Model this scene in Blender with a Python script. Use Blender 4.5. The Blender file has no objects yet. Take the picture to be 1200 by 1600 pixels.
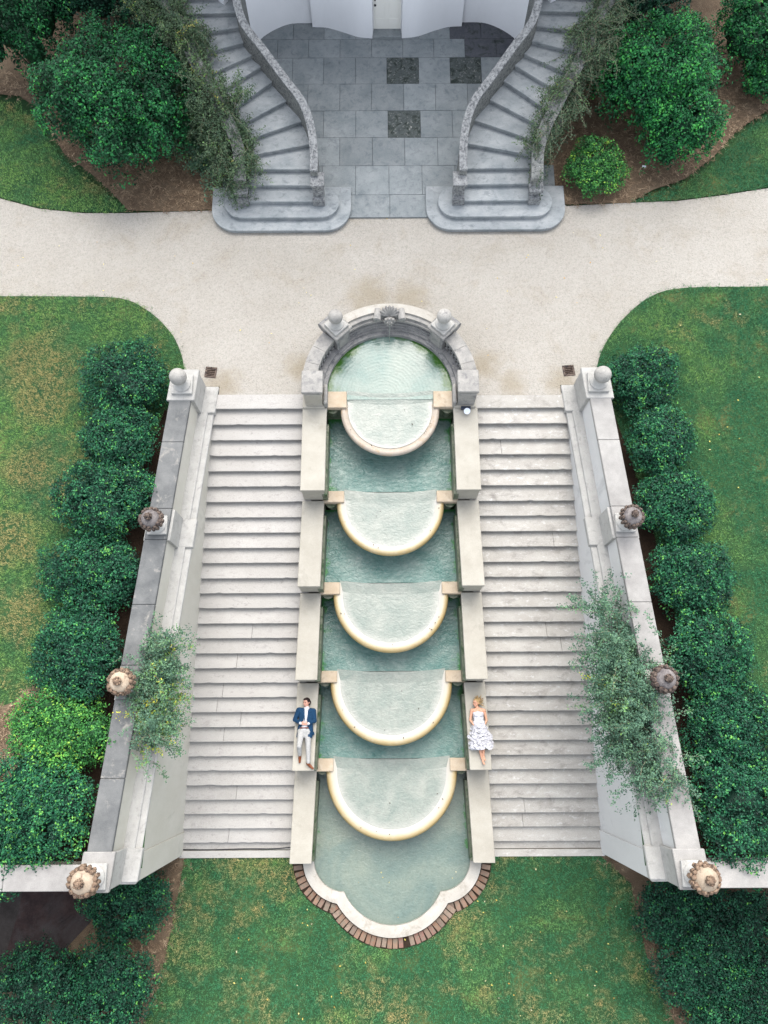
import bpy, bmesh, math, random
import numpy as np
from mathutils import Vector, Matrix
PI = math.pi
random.seed(7)
SC = bpy.context.scene
COL = SC.collection

# ------------------------------------------------------------------ camera, sky, sun, exposure
F, TH, CH, XC, RO = 1237.0, .276, 20.06, -.18, math.radians(.3)
_s, _c = math.sin(TH), math.cos(TH)
FW = Vector((0, _s, -_c)); _u0 = Vector((0, _c, _s)); _r0 = Vector((1, 0, 0))
RT = _r0 * math.cos(RO) - _u0 * math.sin(RO)
UP = _r0 * math.sin(RO) + _u0 * math.cos(RO)
cam_d = bpy.data.cameras.new('camera')
cam_d.sensor_fit = 'HORIZONTAL'; cam_d.sensor_width = 36
cam_d.lens = 36 * F / 1200
cam_d.clip_end = 2000
cam = bpy.data.objects.new('camera', cam_d); COL.objects.link(cam)
cam.matrix_world = Matrix(((RT.x, UP.x, -FW.x, XC), (RT.y, UP.y, -FW.y, 0), (RT.z, UP.z, -FW.z, CH), (0, 0, 0, 1)))
SC.camera = cam

SUN_EL, SUN_AZ = math.radians(56), math.radians(6)   # azimuth measured from +Y (north) clockwise
W = bpy.data.worlds.new('World'); SC.world = W; W.use_nodes = True
wn = W.node_tree
bg = wn.nodes['Background']
sky = wn.nodes.new('ShaderNodeTexSky'); sky.sky_type = 'NISHITA'; sky.sun_disc = False
sky.sun_elevation = SUN_EL; sky.sun_rotation = SUN_AZ
sky.air_density = 1.0; sky.dust_density = 2.5; sky.ozone_density = 1.0
hsv = wn.nodes.new('ShaderNodeHueSaturation'); hsv.inputs['Saturation'].default_value = .34   # a hazy, half overcast sky
wn.links.new(sky.outputs[0], hsv.inputs['Color']); wn.links.new(hsv.outputs[0], bg.inputs[0]); bg.inputs[1].default_value = .15
sun_d = bpy.data.lights.new('sun', 'SUN'); sun_d.energy = 1.0; sun_d.angle = math.radians(55); sun_d.color = (1, .95, .88)
sun = bpy.data.objects.new('sun', sun_d); COL.objects.link(sun)
_sd = Vector((math.sin(SUN_AZ) * math.cos(SUN_EL), math.cos(SUN_AZ) * math.cos(SUN_EL), math.sin(SUN_EL)))
sun.rotation_euler = (-_sd).to_track_quat('-Z', 'Y').to_euler()
sun.location = (0, -20, 40)
SC.view_settings.view_transform = 'Standard'; SC.view_settings.look = 'None'
SC.view_settings.exposure = 1.84; SC.view_settings.gamma = 1; SC.view_settings.use_curve_mapping = False
SC.render.engine = 'CYCLES'
SC.cycles.max_bounces = 6; SC.cycles.diffuse_bounces = 3


def at(px, py, z):
    """Where the surveyed point (px, py of the 1200 x 1600 photograph) lies on the level z."""
    a, b = (px - 600) / F, (800 - py) / F
    v = FW + RT * a + UP * b
    t = (z - CH) / v.z
    return (XC + t * v.x, t * v.y)


# ------------------------------------------------------------------ object helpers
def tag(o, label=None, cat=None, group=None, kind=None):
    if label: o['label'] = label
    if cat: o['category'] = cat
    if group: o['group'] = group
    if kind: o['kind'] = kind
    return o


def empty(name, loc=(0, 0, 0), label=None, cat=None, group=None, kind=None):
    o = bpy.data.objects.new(name, None); COL.objects.link(o)
    o.location = loc; o.empty_display_size = .2
    return tag(o, label, cat, group, kind)


def link(name, me, mat=None, parent=None, loc=None):
    o = bpy.data.objects.new(name, me); COL.objects.link(o)
    if mat is not None and len(me.materials) == 0: me.materials.append(mat)
    if parent: o.parent = parent
    if loc: o.location = loc
    return o


def build(name, bm, mat, parent=None, smooth=False, bevel=0, loc=None, angle=40):
    if bevel:
        bm.normal_update()
        es = [e for e in bm.edges if len(e.link_faces) == 2 and e.calc_face_angle(0) > math.radians(30)]
        bmesh.ops.bevel(bm, geom=es, offset=bevel, segments=1, affect='EDGES', clamp_overlap=True)
    bmesh.ops.recalc_face_normals(bm, faces=bm.faces)
    me = bpy.data.meshes.new(name); bm.to_mesh(me); bm.free()
    if smooth:
        me.polygons.foreach_set('use_smooth', [True] * len(me.polygons))
        try: me.set_sharp_from_angle(angle=math.radians(angle))
        except Exception: pass
    return link(name, me, mat, parent, loc)


def BM(): return bmesh.new()


def prism(bm, poly, z0, z1):
    """Extruded polygon; z1 may be a list with one height per corner."""
    n = len(poly)
    zt = z1 if isinstance(z1, (list, tuple)) else [z1] * n
    zb = z0 if isinstance(z0, (list, tuple)) else [z0] * n
    b = [bm.verts.new((p[0], p[1], z)) for p, z in zip(poly, zb)]
    t = [bm.verts.new((p[0], p[1], z)) for p, z in zip(poly, zt)]
    bm.faces.new(b[::-1]); bm.faces.new(t)
    for i in range(n):
        j = (i + 1) % n
        bm.faces.new((b[i], b[j], t[j], t[i]))
    return bm


def box(bm, x0, x1, y0, y1, z0, z1):
    return prism(bm, [(x0, y0), (x1, y0), (x1, y1), (x0, y1)], z0, z1)


def arc(cx, cy, r, a0, a1, n):
    return [(cx + r * math.cos(a0 + (a1 - a0) * i / n), cy + r * math.sin(a0 + (a1 - a0) * i / n)) for i in range(n + 1)]


def arc_prism(bm, cx, cy, r0, r1, a0, a1, z0, z1, n=16):
    """A curved block made of n wedge quads, one closed shell."""
    I, O = arc(cx, cy, r0, a0, a1, n), arc(cx, cy, r1, a0, a1, n)
    V = {}
    for k, P in (('i', I), ('o', O)):
        for z, zz in (('b', z0), ('t', z1)):
            V[k + z] = [bm.verts.new((p[0], p[1], zz)) for p in P]
    for i in range(n):
        bm.faces.new((V['it'][i], V['it'][i + 1], V['ot'][i + 1], V['ot'][i]))
        bm.faces.new((V['ib'][i], V['ob'][i], V['ob'][i + 1], V['ib'][i + 1]))
        bm.faces.new((V['ib'][i], V['ib'][i + 1], V['it'][i + 1], V['it'][i]))
        bm.faces.new((V['ob'][i], V['ot'][i], V['ot'][i + 1], V['ob'][i + 1]))
    for i in (0, n):
        bm.faces.new((V['ib'][i], V['it'][i], V['ot'][i], V['ob'][i]))
    return bm


def lathe(bm, prof, n=24, c=(0, 0, 0), a0=0, a1=2 * PI):
    full = abs(a1 - a0 - 2 * PI) < 1e-6
    m = n if full else n + 1
    rings = []
    for r, z in prof:
        if r < 1e-5:
            rings.append([bm.verts.new((c[0], c[1], c[2] + z))] * m)
        else:
            rings.append([bm.verts.new((c[0] + r * math.cos(a0 + (a1 - a0) * i / n), c[1] + r * math.sin(a0 + (a1 - a0) * i / n), c[2] + z)) for i in range(m)])
    for A, B in zip(rings, rings[1:]):
        for i in range(n):
            j = (i + 1) % m
            q = [A[i], A[j], B[j], B[i]]
            u = []
            for v in q:
                if v not in u: u.append(v)
            if len(u) > 2: bm.faces.new(u)
    return bm


def blob(bm, c, s, rot=None, sub=2):
    M = Matrix.Translation(c)
    if rot is not None: M = M @ rot.to_4x4()
    M = M @ Matrix.Diagonal((s[0], s[1], s[2], 1))
    bmesh.ops.create_icosphere(bm, subdivisions=sub, radius=1, matrix=M)
    return bm


def tube(bm, pts, r0, r1=None, n=5):
    r1 = r0 if r1 is None else r1
    P = [Vector(p) for p in pts]; prev = None
    for i, p in enumerate(P):
        d = (P[min(i + 1, len(P) - 1)] - P[max(i - 1, 0)]).normalized()
        a = d.cross(Vector((.3, .2, .93))).normalized(); b = d.cross(a)
        r = r0 + (r1 - r0) * i / (len(P) - 1)
        ring = [bm.verts.new(p + a * r * math.cos(2 * PI * k / n) + b * r * math.sin(2 * PI * k / n)) for k in range(n)]
        if prev:
            for k in range(n): bm.faces.new((prev[k], prev[(k + 1) % n], ring[(k + 1) % n], ring[k]))
        prev = ring
    return bm


def sheet(name, poly, z, mat, kind='structure', parent=None, cuts=0):
    bm = BM()
    vs = [bm.verts.new((p[0], p[1], z)) for p in poly]
    es = [bm.edges.new((vs[i], vs[(i + 1) % len(vs)])) for i in range(len(vs))]
    bmesh.ops.triangle_fill(bm, use_beauty=True, use_dissolve=False, edges=es)
    for f in bm.faces:
        f.normal_update()
        if f.normal.z < 0: f.normal_flip()
    me = bpy.data.meshes.new(name); bm.to_mesh(me); bm.free()
    o = link(name, me, mat, parent)
    if kind: o['kind'] = kind
    return o


def smooth_path(pts, n=6):
    """Catmull-Rom through points of any dimension."""
    P = [np.array(p, float) for p in pts]
    P = [2 * P[0] - P[1]] + P + [2 * P[-1] - P[-2]]
    out = []
    for i in range(1, len(P) - 2):
        for k in range(n):
            t = k / n
            a, b, c, d = P[i - 1], P[i], P[i + 1], P[i + 2]
            out.append(.5 * (2 * b + (c - a) * t + (2 * a - 5 * b + 4 * c - d) * t * t + (3 * b - a - 3 * c + d) * t ** 3))
    out.append(P[-2])
    return [tuple(o) for o in out]


# ------------------------------------------------------------------ materials
class Mat:
    def __init__(s, name, rough=.8, spec=.3):
        s.m = bpy.data.materials.new(name); s.m.use_nodes = True
        s.nt = s.m.node_tree; s.b = s.nt.nodes['Principled BSDF']
        s.b.inputs['Roughness'].default_value = rough
        s.b.inputs['Specular IOR Level'].default_value = spec
        s._pos = None

    def n(s, t, **k):
        x = s.nt.nodes.new(t)
        for a, v in k.items():
            if hasattr(x, a): setattr(x, a, v)
            else: x.inputs[a].default_value = v
        return x

    def l(s, a, b): s.nt.links.new(a, b)

    def pos(s):
        if s._pos is None: s._pos = s.n('ShaderNodeNewGeometry').outputs['Position']
        return s._pos

    def stretch(s, v, sc):
        x = s.n('ShaderNodeMapping'); x.inputs['Scale'].default_value = sc
        s.l(v, x.inputs['Vector']); return x.outputs[0]

    def noise(s, scale, detail=4, rough=.55, vec=None, dist=0):
        x = s.n('ShaderNodeTexNoise'); x.inputs['Scale'].default_value = scale
        x.inputs['Detail'].default_value = detail; x.inputs['Roughness'].default_value = rough
        x.inputs['Distortion'].default_value = dist
        s.l(vec if vec is not None else s.pos(), x.inputs['Vector']); return x.outputs['Fac']

    def ramp(s, fac, stops):
        x = s.n('ShaderNodeValToRGB'); e = x.color_ramp.elements
        while len(e) < len(stops): e.new(.5)
        for k, (p, c) in enumerate(stops):
            e[k].position = p; e[k].color = (c, c, c, 1) if not hasattr(c, '__len__') else (*c, 1)
        s.l(fac, x.inputs[0]); return x.outputs[0]

    def mix(s, fac, a, b, mode='MIX'):
        x = s.n('ShaderNodeMix', data_type='RGBA', blend_type=mode)
        for v, i in ((fac, 0), (a, 6), (b, 7)):
            if hasattr(v, 'is_linked') or hasattr(v, 'links'): s.l(v, x.inputs[i])
            elif i == 0: x.inputs[0].default_value = v
            else: x.inputs[i].default_value = (*v, 1)
        return x.outputs[2]

    def math(s, op, a, b=0):
        x = s.n('ShaderNodeMath', operation=op)
        for v, i in ((a, 0), (b, 1)):
            if hasattr(v, 'links'): s.l(v, x.inputs[i])
            else: x.inputs[i].default_value = v
        return x.outputs[0]

    def bump(s, h, strength=.3, dist=.02):
        x = s.n('ShaderNodeBump'); x.inputs['Strength'].default_value = strength; x.inputs['Distance'].default_value = dist
        s.l(h, x.inputs['Height']); s.l(x.outputs[0], s.b.inputs['Normal'])

    def attr(s, name):
        x = s.n('ShaderNodeAttribute', attribute_name=name); return x.outputs['Fac']

    def rnd(s): return s.n('ShaderNodeObjectInfo').outputs['Random']

    def base(s, c):
        if hasattr(c, 'links'): s.l(c, s.b.inputs['Base Color'])
        else: s.b.inputs['Base Color'].default_value = (*c, 1)
        return s


def stone(name, a, b, scale=1.2, stain=None, stain_rng=(.5, .7), stain_scale=1.0, stretch=(1, 1, 1), var=.12, grain=.12, bump=.25, rough=.85, stain2=None):
    M = Mat(name, rough)
    v = M.stretch(M.pos(), stretch)
    c = M.ramp(M.noise(scale, 6, .65, v), [(.3, a), (.7, b)])
    if stain:
        f = M.ramp(M.noise(stain_scale, 7, .7, v, .4), [(stain_rng[0], 0), (stain_rng[1], 1)])
        c = M.mix(f, c, stain)
    if stain2:
        f = M.ramp(M.noise(stain_scale * 3.1, 8, .75, v), [(.56, 0), (.66, 1)])
        c = M.mix(f, c, stain2)
    if grain:
        g = M.ramp(M.noise(60, 3, .7), [(.25, 1 - grain * 1.6), (.75, 1 + 0 * grain)])
        c = M.mix(1, c, g, 'MULTIPLY')
    if var:
        r = M.ramp(M.rnd(), [(0, 1 - var), (1, 1)])
        c = M.mix(1, c, r, 'MULTIPLY')
    M.base(c)
    M.bump(M.noise(28, 6, .7), bump, .012)
    return M.m


m_marble = stone('pale_marble', (.375, .36, .335), (.44, .425, .40), 1.3, (.25, .235, .225), (.56, .82), 2.6, (.8, 1.3, 1.5), .10, .2, stain2=(.30, .285, .27))
m_marble_worn = stone('worn_marble', (.35, .332, .30), (.44, .425, .39), 2.0, (.20, .185, .17), (.53, .76), 2.4, (.8, 1.4, 1.5), .12, .2, stain2=(.54, .53, .51))
m_cream = stone('cream_limestone', (.30, .28, .235), (.385, .365, .315), 1.3, (.22, .205, .17), (.55, .8), 1.4, (1, 1, 1), .08, .12)
m_face = stone('wall_stucco', (.44, .42, .36), (.52, .505, .45), .9, (.25, .24, .2), (.58, .85), .9, (1, 1, .5), .03, .1)
m_faceR = stone('wall_stucco_lit', (.56, .555, .54), (.62, .615, .60), .9, (.26, .26, .27), (.58, .85), .9, (1, 1, .5), .03, .1)  # stucco copy lifted in tone, painting in missing sunlight
m_capdark = stone('lichened_cap', (.085, .09, .092), (.18, .182, .178), 1.6, (.34, .32, .285), (.56, .74), 2.6, (1, 1, 1), .06, .2, bump=.4)
m_capgrey = stone('grey_cap', (.225, .215, .205), (.36, .35, .33), 1.6, (.42, .4, .37), (.55, .8), .8, (1, 1, 1), .08, .2, bump=.4)
m_mould = stone('moulding_stone', (.33, .325, .305), (.43, .42, .395), 2.5, (.24, .235, .225), (.52, .76), 6, (1, 1, 1), .05, .14)
m_basin = stone('weathered_basin_stone', (.17, .17, .172), (.32, .312, .30), 3.5, (.075, .08, .09), (.52, .70), 5, (1, 1, 1), .08, .2, stain2=(.42, .4, .36), bump=.5)
m_basin_cap = stone('basin_cap_stone', (.23, .225, .215), (.38, .365, .335), 3, (.14, .14, .145), (.52, .72), 5, (1, 1, 1), .12, .2, bump=.4)
m_house_step = stone('blue_grey_steps', (.235, .262, .275), (.385, .405, .41), 1.8, (.10, .12, .14), (.52, .8), 5, (.9, 1.2, 1), .1, .24, bump=.4)
m_parapet = stone('lichened_parapet', (.14, .15, .15), (.26, .265, .245), 9, (.06, .065, .065), (.48, .62), 12, (1, 1, 1), .03, .25, stain2=(.46, .46, .46), bump=.7)
m_coping = stone('pale_coping', (.19, .20, .205), (.33, .335, .335), 9, (.08, .085, .09), (.45, .62), 14, (1, 1, 1), .03, .2, bump=.5)
m_flag = stone('shade_blue_flag', (.185, .212, .222), (.29, .312, .315), 1.4, (.12, .14, .155), (.5, .78), 5.5, (1, 1, 1), .2, .22, bump=.35)  # the blue of the house's shade is mixed into this grey
m_flag_moss = stone('mossy_flag', (.045, .055, .055), (.11, .125, .12), 4, (.02, .03, .025), (.48, .6), 4, (1, 1, 1), .1, .2, stain2=(.3, .3, .28), bump=.5)
m_flag_dark = stone('dark_flag', (.07, .075, .09), (.13, .135, .15), 3, (.03, .04, .035), (.5, .66), 3, (1, 1, 1), .2, .2, bump=.4)  # darker grey, for the mortar bed and the court's back corner
m_ball = stone('ball_stone', (.30, .29, .27), (.42, .405, .375), 5, (.16, .155, .155), (.56, .75), 6, (1, 1, 1), .2, .2, bump=.4)
m_fruit = stone('carved_fruit_stone', (.065, .045, .038), (.19, .145, .115), 12, (.02, .015, .017), (.48, .6), 16, (1, 1, 1), .15, .25, bump=.6)
m_lid = stone('finial_lid_stone', (.27, .25, .23), (.42, .39, .35), 5, (.11, .095, .095), (.54, .7), 5, (1, 1, 1), .15, .2, bump=.4)
m_lid_dark = stone('dark_lid_stone', (.13, .115, .115), (.26, .235, .225), 6, (.06, .05, .055), (.5, .68), 7, (1, 1, 1), .2, .2, bump=.5)
m_lid_sunlit = stone('sunlit_lid_stone', (.34, .265, .19), (.46, .375, .285), 6, (.13, .085, .06), (.55, .7), 7, (1, 1, 1), .15, .2, bump=.5)  # warm sunlight painted into the stone colour
m_fruit_sunlit = stone('sunlit_fruit_stone', (.12, .075, .05), (.34, .24, .165), 12, (.03, .02, .02), (.5, .62), 16, (1, 1, 1), .15, .25, bump=.6)  # carved fruit with the same sun warmth painted in
m_slab = stone('spillway_stone', (.37, .29, .20), (.47, .40, .31), 3, (.24, .18, .12), (.54, .75), 3, (1, 1, 1), .12, .14)
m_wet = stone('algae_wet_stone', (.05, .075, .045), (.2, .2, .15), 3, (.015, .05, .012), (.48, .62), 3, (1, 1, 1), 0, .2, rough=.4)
m_house = stone('white_stucco', (.70, .71, .73), (.76, .77, .79), .7, (.62, .63, .65), (.55, .9), .6, (1, 1, .4), 0, .05)
m_rim = stone('pool_rim_stone', (.33, .31, .27), (.44, .42, .38), 2, (.22, .19, .15), (.54, .75), 2.5, (1, 1, 1), .06, .14)
m_brick = None


def brick_mat():
    M = Mat('old_brick', .9)
    r = M.rnd()
    c = M.ramp(r, [(0, (.17, .075, .04)), (.25, (.26, .15, .095)), (.5, (.21, .125, .09)), (.7, (.28, .20, .15)), (.88, (.13, .085, .065)), (1, (.27, .10, .08))])
    f = M.ramp(M.noise(9, 5, .7), [(.45, 0), (.65, 1)])
    c = M.mix(f, c, (.15, .125, .09)); c = M.mix(.3, c, (.17, .14, .115))
    c = M.mix(1, c, M.ramp(M.noise(70, 3), [(.3, .75), (.7, 1)]), 'MULTIPLY')
    M.base(c); M.bump(M.noise(40, 5, .7), .5, .01)
    return M.m


m_brick = brick_mat()


def ground_mat(name, stops, scale, fine=40, fine_lo=.7, patch=None, bump=.4):
    M = Mat(name, .95, .15)
    c = M.ramp(M.noise(scale, 6, .65), stops)
    if patch:
        for col, sc, lo, hi in patch:
            c = M.mix(M.ramp(M.noise(sc, 5, .7, dist=.5), [(lo, 0), (hi, 1)]), c, col)
    c = M.mix(1, c, M.ramp(M.noise(fine, 3, .8), [(.3, fine_lo), (.7, 1)]), 'MULTIPLY')
    M.base(c); M.bump(M.noise(fine, 4, .8), bump, .02)
    return M.m


def gravel_mat():
    M = Mat('pale_gravel', .95, .15)
    c = M.ramp(M.noise(.35, 5, .6), [(.3, (.295, .275, .24)), (.7, (.345, .326, .292))])
    c = M.mix(M.ramp(M.noise(.9, 8, .75, dist=.4), [(.53, 0), (.8, .7)]), c, (.23, .195, .145))
    c = M.mix(M.ramp(M.noise(3.3, 8, .8), [(.58, 0), (.72, .6)]), c, (.26, .22, .18))
    x = M.n('ShaderNodeTexVoronoi'); x.inputs['Scale'].default_value = 34
    M.l(M.pos(), x.inputs['Vector'])
    g = M.ramp(x.outputs['Color'], [(.1, .80), (.5, .98), (1, 1.0)])
    c = M.mix(1, c, g, 'MULTIPLY')
    c = M.mix(1, c, M.ramp(M.noise(11, 5, .85), [(.3, .84), (.6, 1)]), 'MULTIPLY')
    # earth stains round the fountain basin and the wall ends
    acc = None
    for px_, py_, sr in ((575, 462, .9), (640, 466, .8), (468, 575, .6), (757, 572, .7), (350, 602, .7), (878, 598, .7), (800, 600, .6)):
        gx, gy = at(px_, py_, 0)
        d = M.n('ShaderNodeVectorMath', operation='DISTANCE'); M.l(M.pos(), d.inputs[0]); d.inputs[1].default_value = (gx, gy, 0)
        q = M.math('SUBTRACT', 1.0, M.math('DIVIDE', d.outputs['Value'], sr)); acc = q if acc is None else M.math('MAXIMUM', acc, q)
    q = M.math('ADD', acc, M.math('MULTIPLY', M.math('SUBTRACT', M.noise(2.6, 7, .75), .5), 1.6))
    c = M.mix(M.ramp(q, [(.1, 0), (.8, .55)]), c, (.20, .165, .11))
    M.base(c); M.bump(x.outputs['Distance'], .7, .015)
    return M.m


m_gravel = gravel_mat()
m_mulch = ground_mat('pine_straw_mulch', [(.3, (.11, .075, .05)), (.7, (.20, .15, .10))], 2.2, 45, .45, [((.19, .14, .10), 1.2, .55, .8)], .8)
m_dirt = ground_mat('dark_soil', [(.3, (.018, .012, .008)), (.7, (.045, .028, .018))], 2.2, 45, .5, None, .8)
m_lawn = ground_mat('turf', [(.3, (.018, .06, .025)), (.7, (.045, .10, .035))], 1.1, 38, .5, [((.14, .14, .05), .8, .56, .75)], .8)
m_patio = ground_mat('dark_brick_paving', [(.3, (.022, .016, .017)), (.7, (.05, .032, .03))], 2.5, 30, .7, [((.06, .055, .055), .7, .5, .7)], .4)
m_patio_grey = ground_mat('dark_grey_paving', [(.3, (.024, .021, .02)), (.7, (.05, .044, .042))], 2.5, 30, .7, None, .4)


def grass_mat(name, dry, sun_spots=()):
    M = Mat(name, .75, .2)
    t = M.attr('tint')
    a = M.ramp(t, [(0, (.016, .092, .044)), (.5, (.042, .175, .082)), (1, (.10, .29, .125))])
    w1 = M.ramp(M.noise(.42, 6, .7, dist=.5), [(dry[0], 0), (dry[0] + .16, 1)])
    w2 = M.ramp(M.math('ADD', M.math('MULTIPLY', M.noise(1.9, 6, .75), .6), M.math('MULTIPLY', M.noise(.5, 3, .6), .4)), [(dry[1], 0), (dry[1] + .12, 1)])
    if sun_spots:
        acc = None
        for sx, sy, sr in sun_spots:
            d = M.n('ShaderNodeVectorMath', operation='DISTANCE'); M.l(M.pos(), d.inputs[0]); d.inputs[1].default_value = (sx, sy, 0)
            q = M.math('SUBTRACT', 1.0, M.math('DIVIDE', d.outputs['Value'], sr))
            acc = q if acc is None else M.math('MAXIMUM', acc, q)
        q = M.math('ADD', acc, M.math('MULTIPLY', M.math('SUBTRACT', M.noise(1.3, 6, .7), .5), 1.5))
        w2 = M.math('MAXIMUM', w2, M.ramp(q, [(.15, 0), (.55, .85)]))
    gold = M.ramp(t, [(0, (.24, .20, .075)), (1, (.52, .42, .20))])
    lime = M.ramp(t, [(0, (.085, .21, .06)), (1, (.27, .44, .13))])
    c = M.mix(w1, a, lime)
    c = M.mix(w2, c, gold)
    M.base(c)
    M.b.inputs['Subsurface Weight'].default_value = 0
    return M.m


m_grass_left = grass_mat('grass_left', (.40, .50), ((-9.8, 9.9, 1.5), (-9.5, 8.9, 1.2), (-9.7, 7.0, 1.0), (-9.9, 5.0, 1.2), (-9.3, 3.0, .9)))  # golden rounds: sunlight painted on, over partly dry grass
m_grass_right = grass_mat('grass_right', (.47, .545))
m_grass_low = grass_mat('grass_low', (.51, .50))
m_straw = None


def leaf_mat(name, stops, rough=.6):
    M = Mat(name, rough, .22)
    M.base(M.ramp(M.attr('tint'), stops))
    return M.m


LEAF = [(0, (.001, .011, .006)), (.3, (.004, .034, .019)), (.58, (.010, .074, .036)), (.8, (.020, .130, .050)), (.94, (.04, .20, .055)), (1, (.10, .28, .05))]
BRIGHT = [(0, (.006, .034, .012)), (.3, (.018, .095, .026)), (.6, (.042, .18, .036)), (.82, (.09, .29, .045)), (1, (.24, .40, .05))]
DEEP = [(0, (.001, .013, .005)), (.3, (.004, .044, .016)), (.6, (.009, .096, .030)), (.84, (.019, .175, .040)), (1, (.05, .27, .045))]
VINE = [(0, (.035, .085, .055)), (.4, (.07, .14, .09)), (.7, (.10, .19, .10)), (.9, (.13, .28, .07)), (1, (.42, .40, .05))]
VINEG = [(0, (.022, .045, .026)), (.4, (.05, .088, .05)), (.75, (.085, .135, .065)), (.93, (.09, .20, .045)), (1, (.26, .24, .06))]
m_leaf = leaf_mat('boxwood_leaf', LEAF)
m_leaf_bright = leaf_mat('sunny_boxwood_leaf', BRIGHT)  # lighter tones; on the hedge shrub they paint in sunlight
m_leaf_deep = leaf_mat('holly_leaf', DEEP)
m_vine = leaf_mat('vine_leaf', VINE, .55)
m_vine_grey = leaf_mat('dusty_vine_leaf', VINEG, .6)
M_ = Mat('twig', .9); M_.base((.055, .04, .028)); m_twig = M_.m
M_ = Mat('vine_stem', .9); M_.base(M_.ramp(M_.noise(6), [(.3, (.09, .085, .06)), (.7, (.20, .20, .13))])); m_stem = M_.m
M_ = Mat('straw', .9); M_.base(M_.ramp(M_.attr('tint'), [(0, (.07, .045, .028)), (.6, (.20, .14, .088)), (1, (.40, .30, .20))])); m_straw = M_.m
M_ = Mat('dry_leaf', .8); M_.base(M_.ramp(M_.attr('tint'), [(0, (.4, .2, .04)), (.5, (.5, .42, .1)), (1, (.5, .45, .32))])); m_dry = M_.m


def water_mat(name, deep, pale, scale, lo, hi, bump, algae_shade=None, rings=None, rough=.05, spec=.28):
    M = Mat(name, rough, spec)
    c = M.ramp(M.noise(scale, 5, .6, dist=.6), [(lo, deep), (hi, pale)])
    c = M.mix(1, c, M.ramp(M.noise(9, 4, .7, M.stretch(M.pos(), (1, 1.4, 1)), 1.4), [(.32, .84), (.5, 1.0), (.68, 1.10)]), 'MULTIPLY')
    if algae_shade:
        e = M.attr('edge')
        n = M.noise(2.2, 5, .7)
        f = M.ramp(M.math('ADD', e, M.math('MULTIPLY', M.math('SUBTRACT', n, .5), .55)), [(algae_shade[1], 0), (algae_shade[2], 1)])
        c = M.mix(f, c, algae_shade[0])
    if name == 'bowl_water':      # shallow water, the pale marble shows through towards the rim
        c = M.mix(M.ramp(M.math('ADD', M.attr('rr'), M.math('MULTIPLY', M.math('SUBTRACT', M.noise(4, 4, .6), .5), .1)), [(.72, 0), (.88, .8)]), c, (.345, .34, .31))
    M.base(c)
    v = M.stretch(M.pos(), (1, 1.5, 1))
    h = M.noise(6.5, 4, .6, v, 1.0)
    if rings:
        x = M.n('ShaderNodeTexWave', wave_type='RINGS', rings_direction='Z')
        x.inputs['Scale'].default_value = rings[2]; x.inputs['Distortion'].default_value = 3.0
        x.inputs['Detail'].default_value = 2; x.inputs['Detail Scale'].default_value = 1.5
        mp = M.n('ShaderNodeMapping'); mp.inputs['Location'].default_value = (-rings[0], -rings[1], 0)
        M.l(M.pos(), mp.inputs['Vector']); M.l(mp.outputs[0], x.inputs['Vector'])
        h = M.math('ADD', M.math('MULTIPLY', h, .6), M.math('MULTIPLY', x.outputs['Fac'], .10))
    M.bump(h, bump * .8, .05)
    return M.m


m_pool = water_mat('pool_water', (.062, .135, .118), (.155, .215, .19), 1.3, .35, .7, .85, ((.03, .14, .035), .93, 1.12))
m_basin_water = water_mat('basin_water', (.105, .17, .15), (.175, .215, .185), .8, .35, .65, .30, ((.030, .085, .014), .86, .98), (-.15, 9.05, 3.2))  # the green edge also paints the pilasters' reflections and shadow
m_bowl_water = water_mat('bowl_water',  (.165, .195, .172), (.235, .25, .22), 1.6, .35, .7, .40)
m_low_water = water_mat('lower_pool_water', (.105, .145, .128), (.18, .205, .165), .55, .35, .65, .40, ((.04, .13, .04), .95, 1.12))


def bowl_mat():
    M = Mat('marble_bowl', .5, .4)
    r = M.math('ADD', M.attr('rr'), M.math('MULTIPLY', M.math('SUBTRACT', M.noise(3, 5, .7), .5), .05))
    c = M.ramp(r, [(.74, (.32, .33, .31)), (.84, (.355, .345, .32)), (.905, (.36, .33, .265)), (.95, (.35, .275, .145)), (1.0, (.31, .22, .085))])
    c = M.mix(M.ramp(M.noise(2.4, 6, .75), [(.5, 0), (.75, .7)]), c, (.42, .37, .27))
    M.base(c); M.bump(M.noise(30, 5), .15, .01)
    return M.m


m_bowl = bowl_mat()
m_bowl_tan = stone('tan_bowl_stone', (.31, .26, .205), (.40, .355, .30), 3, (.33, .22, .12), (.52, .72), 3, (1, 1, 1), 0, .14, rough=.5)
M_ = Mat('white_paint', .45); M_.base((.72, .71, .66)); m_white = M_.m
M_ = Mat('dark_metal', .4); M_.b.inputs['Metallic'].default_value = .8; M_.base((.05, .06, .09)); m_metal = M_.m
M_ = Mat('black_rubber_and_hole_shade', .7); M_.base((.02, .022, .026)); m_black = M_.m
M_ = Mat('silver_fitting', .35); M_.base((.62, .66, .72)); m_silver = M_.m

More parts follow.
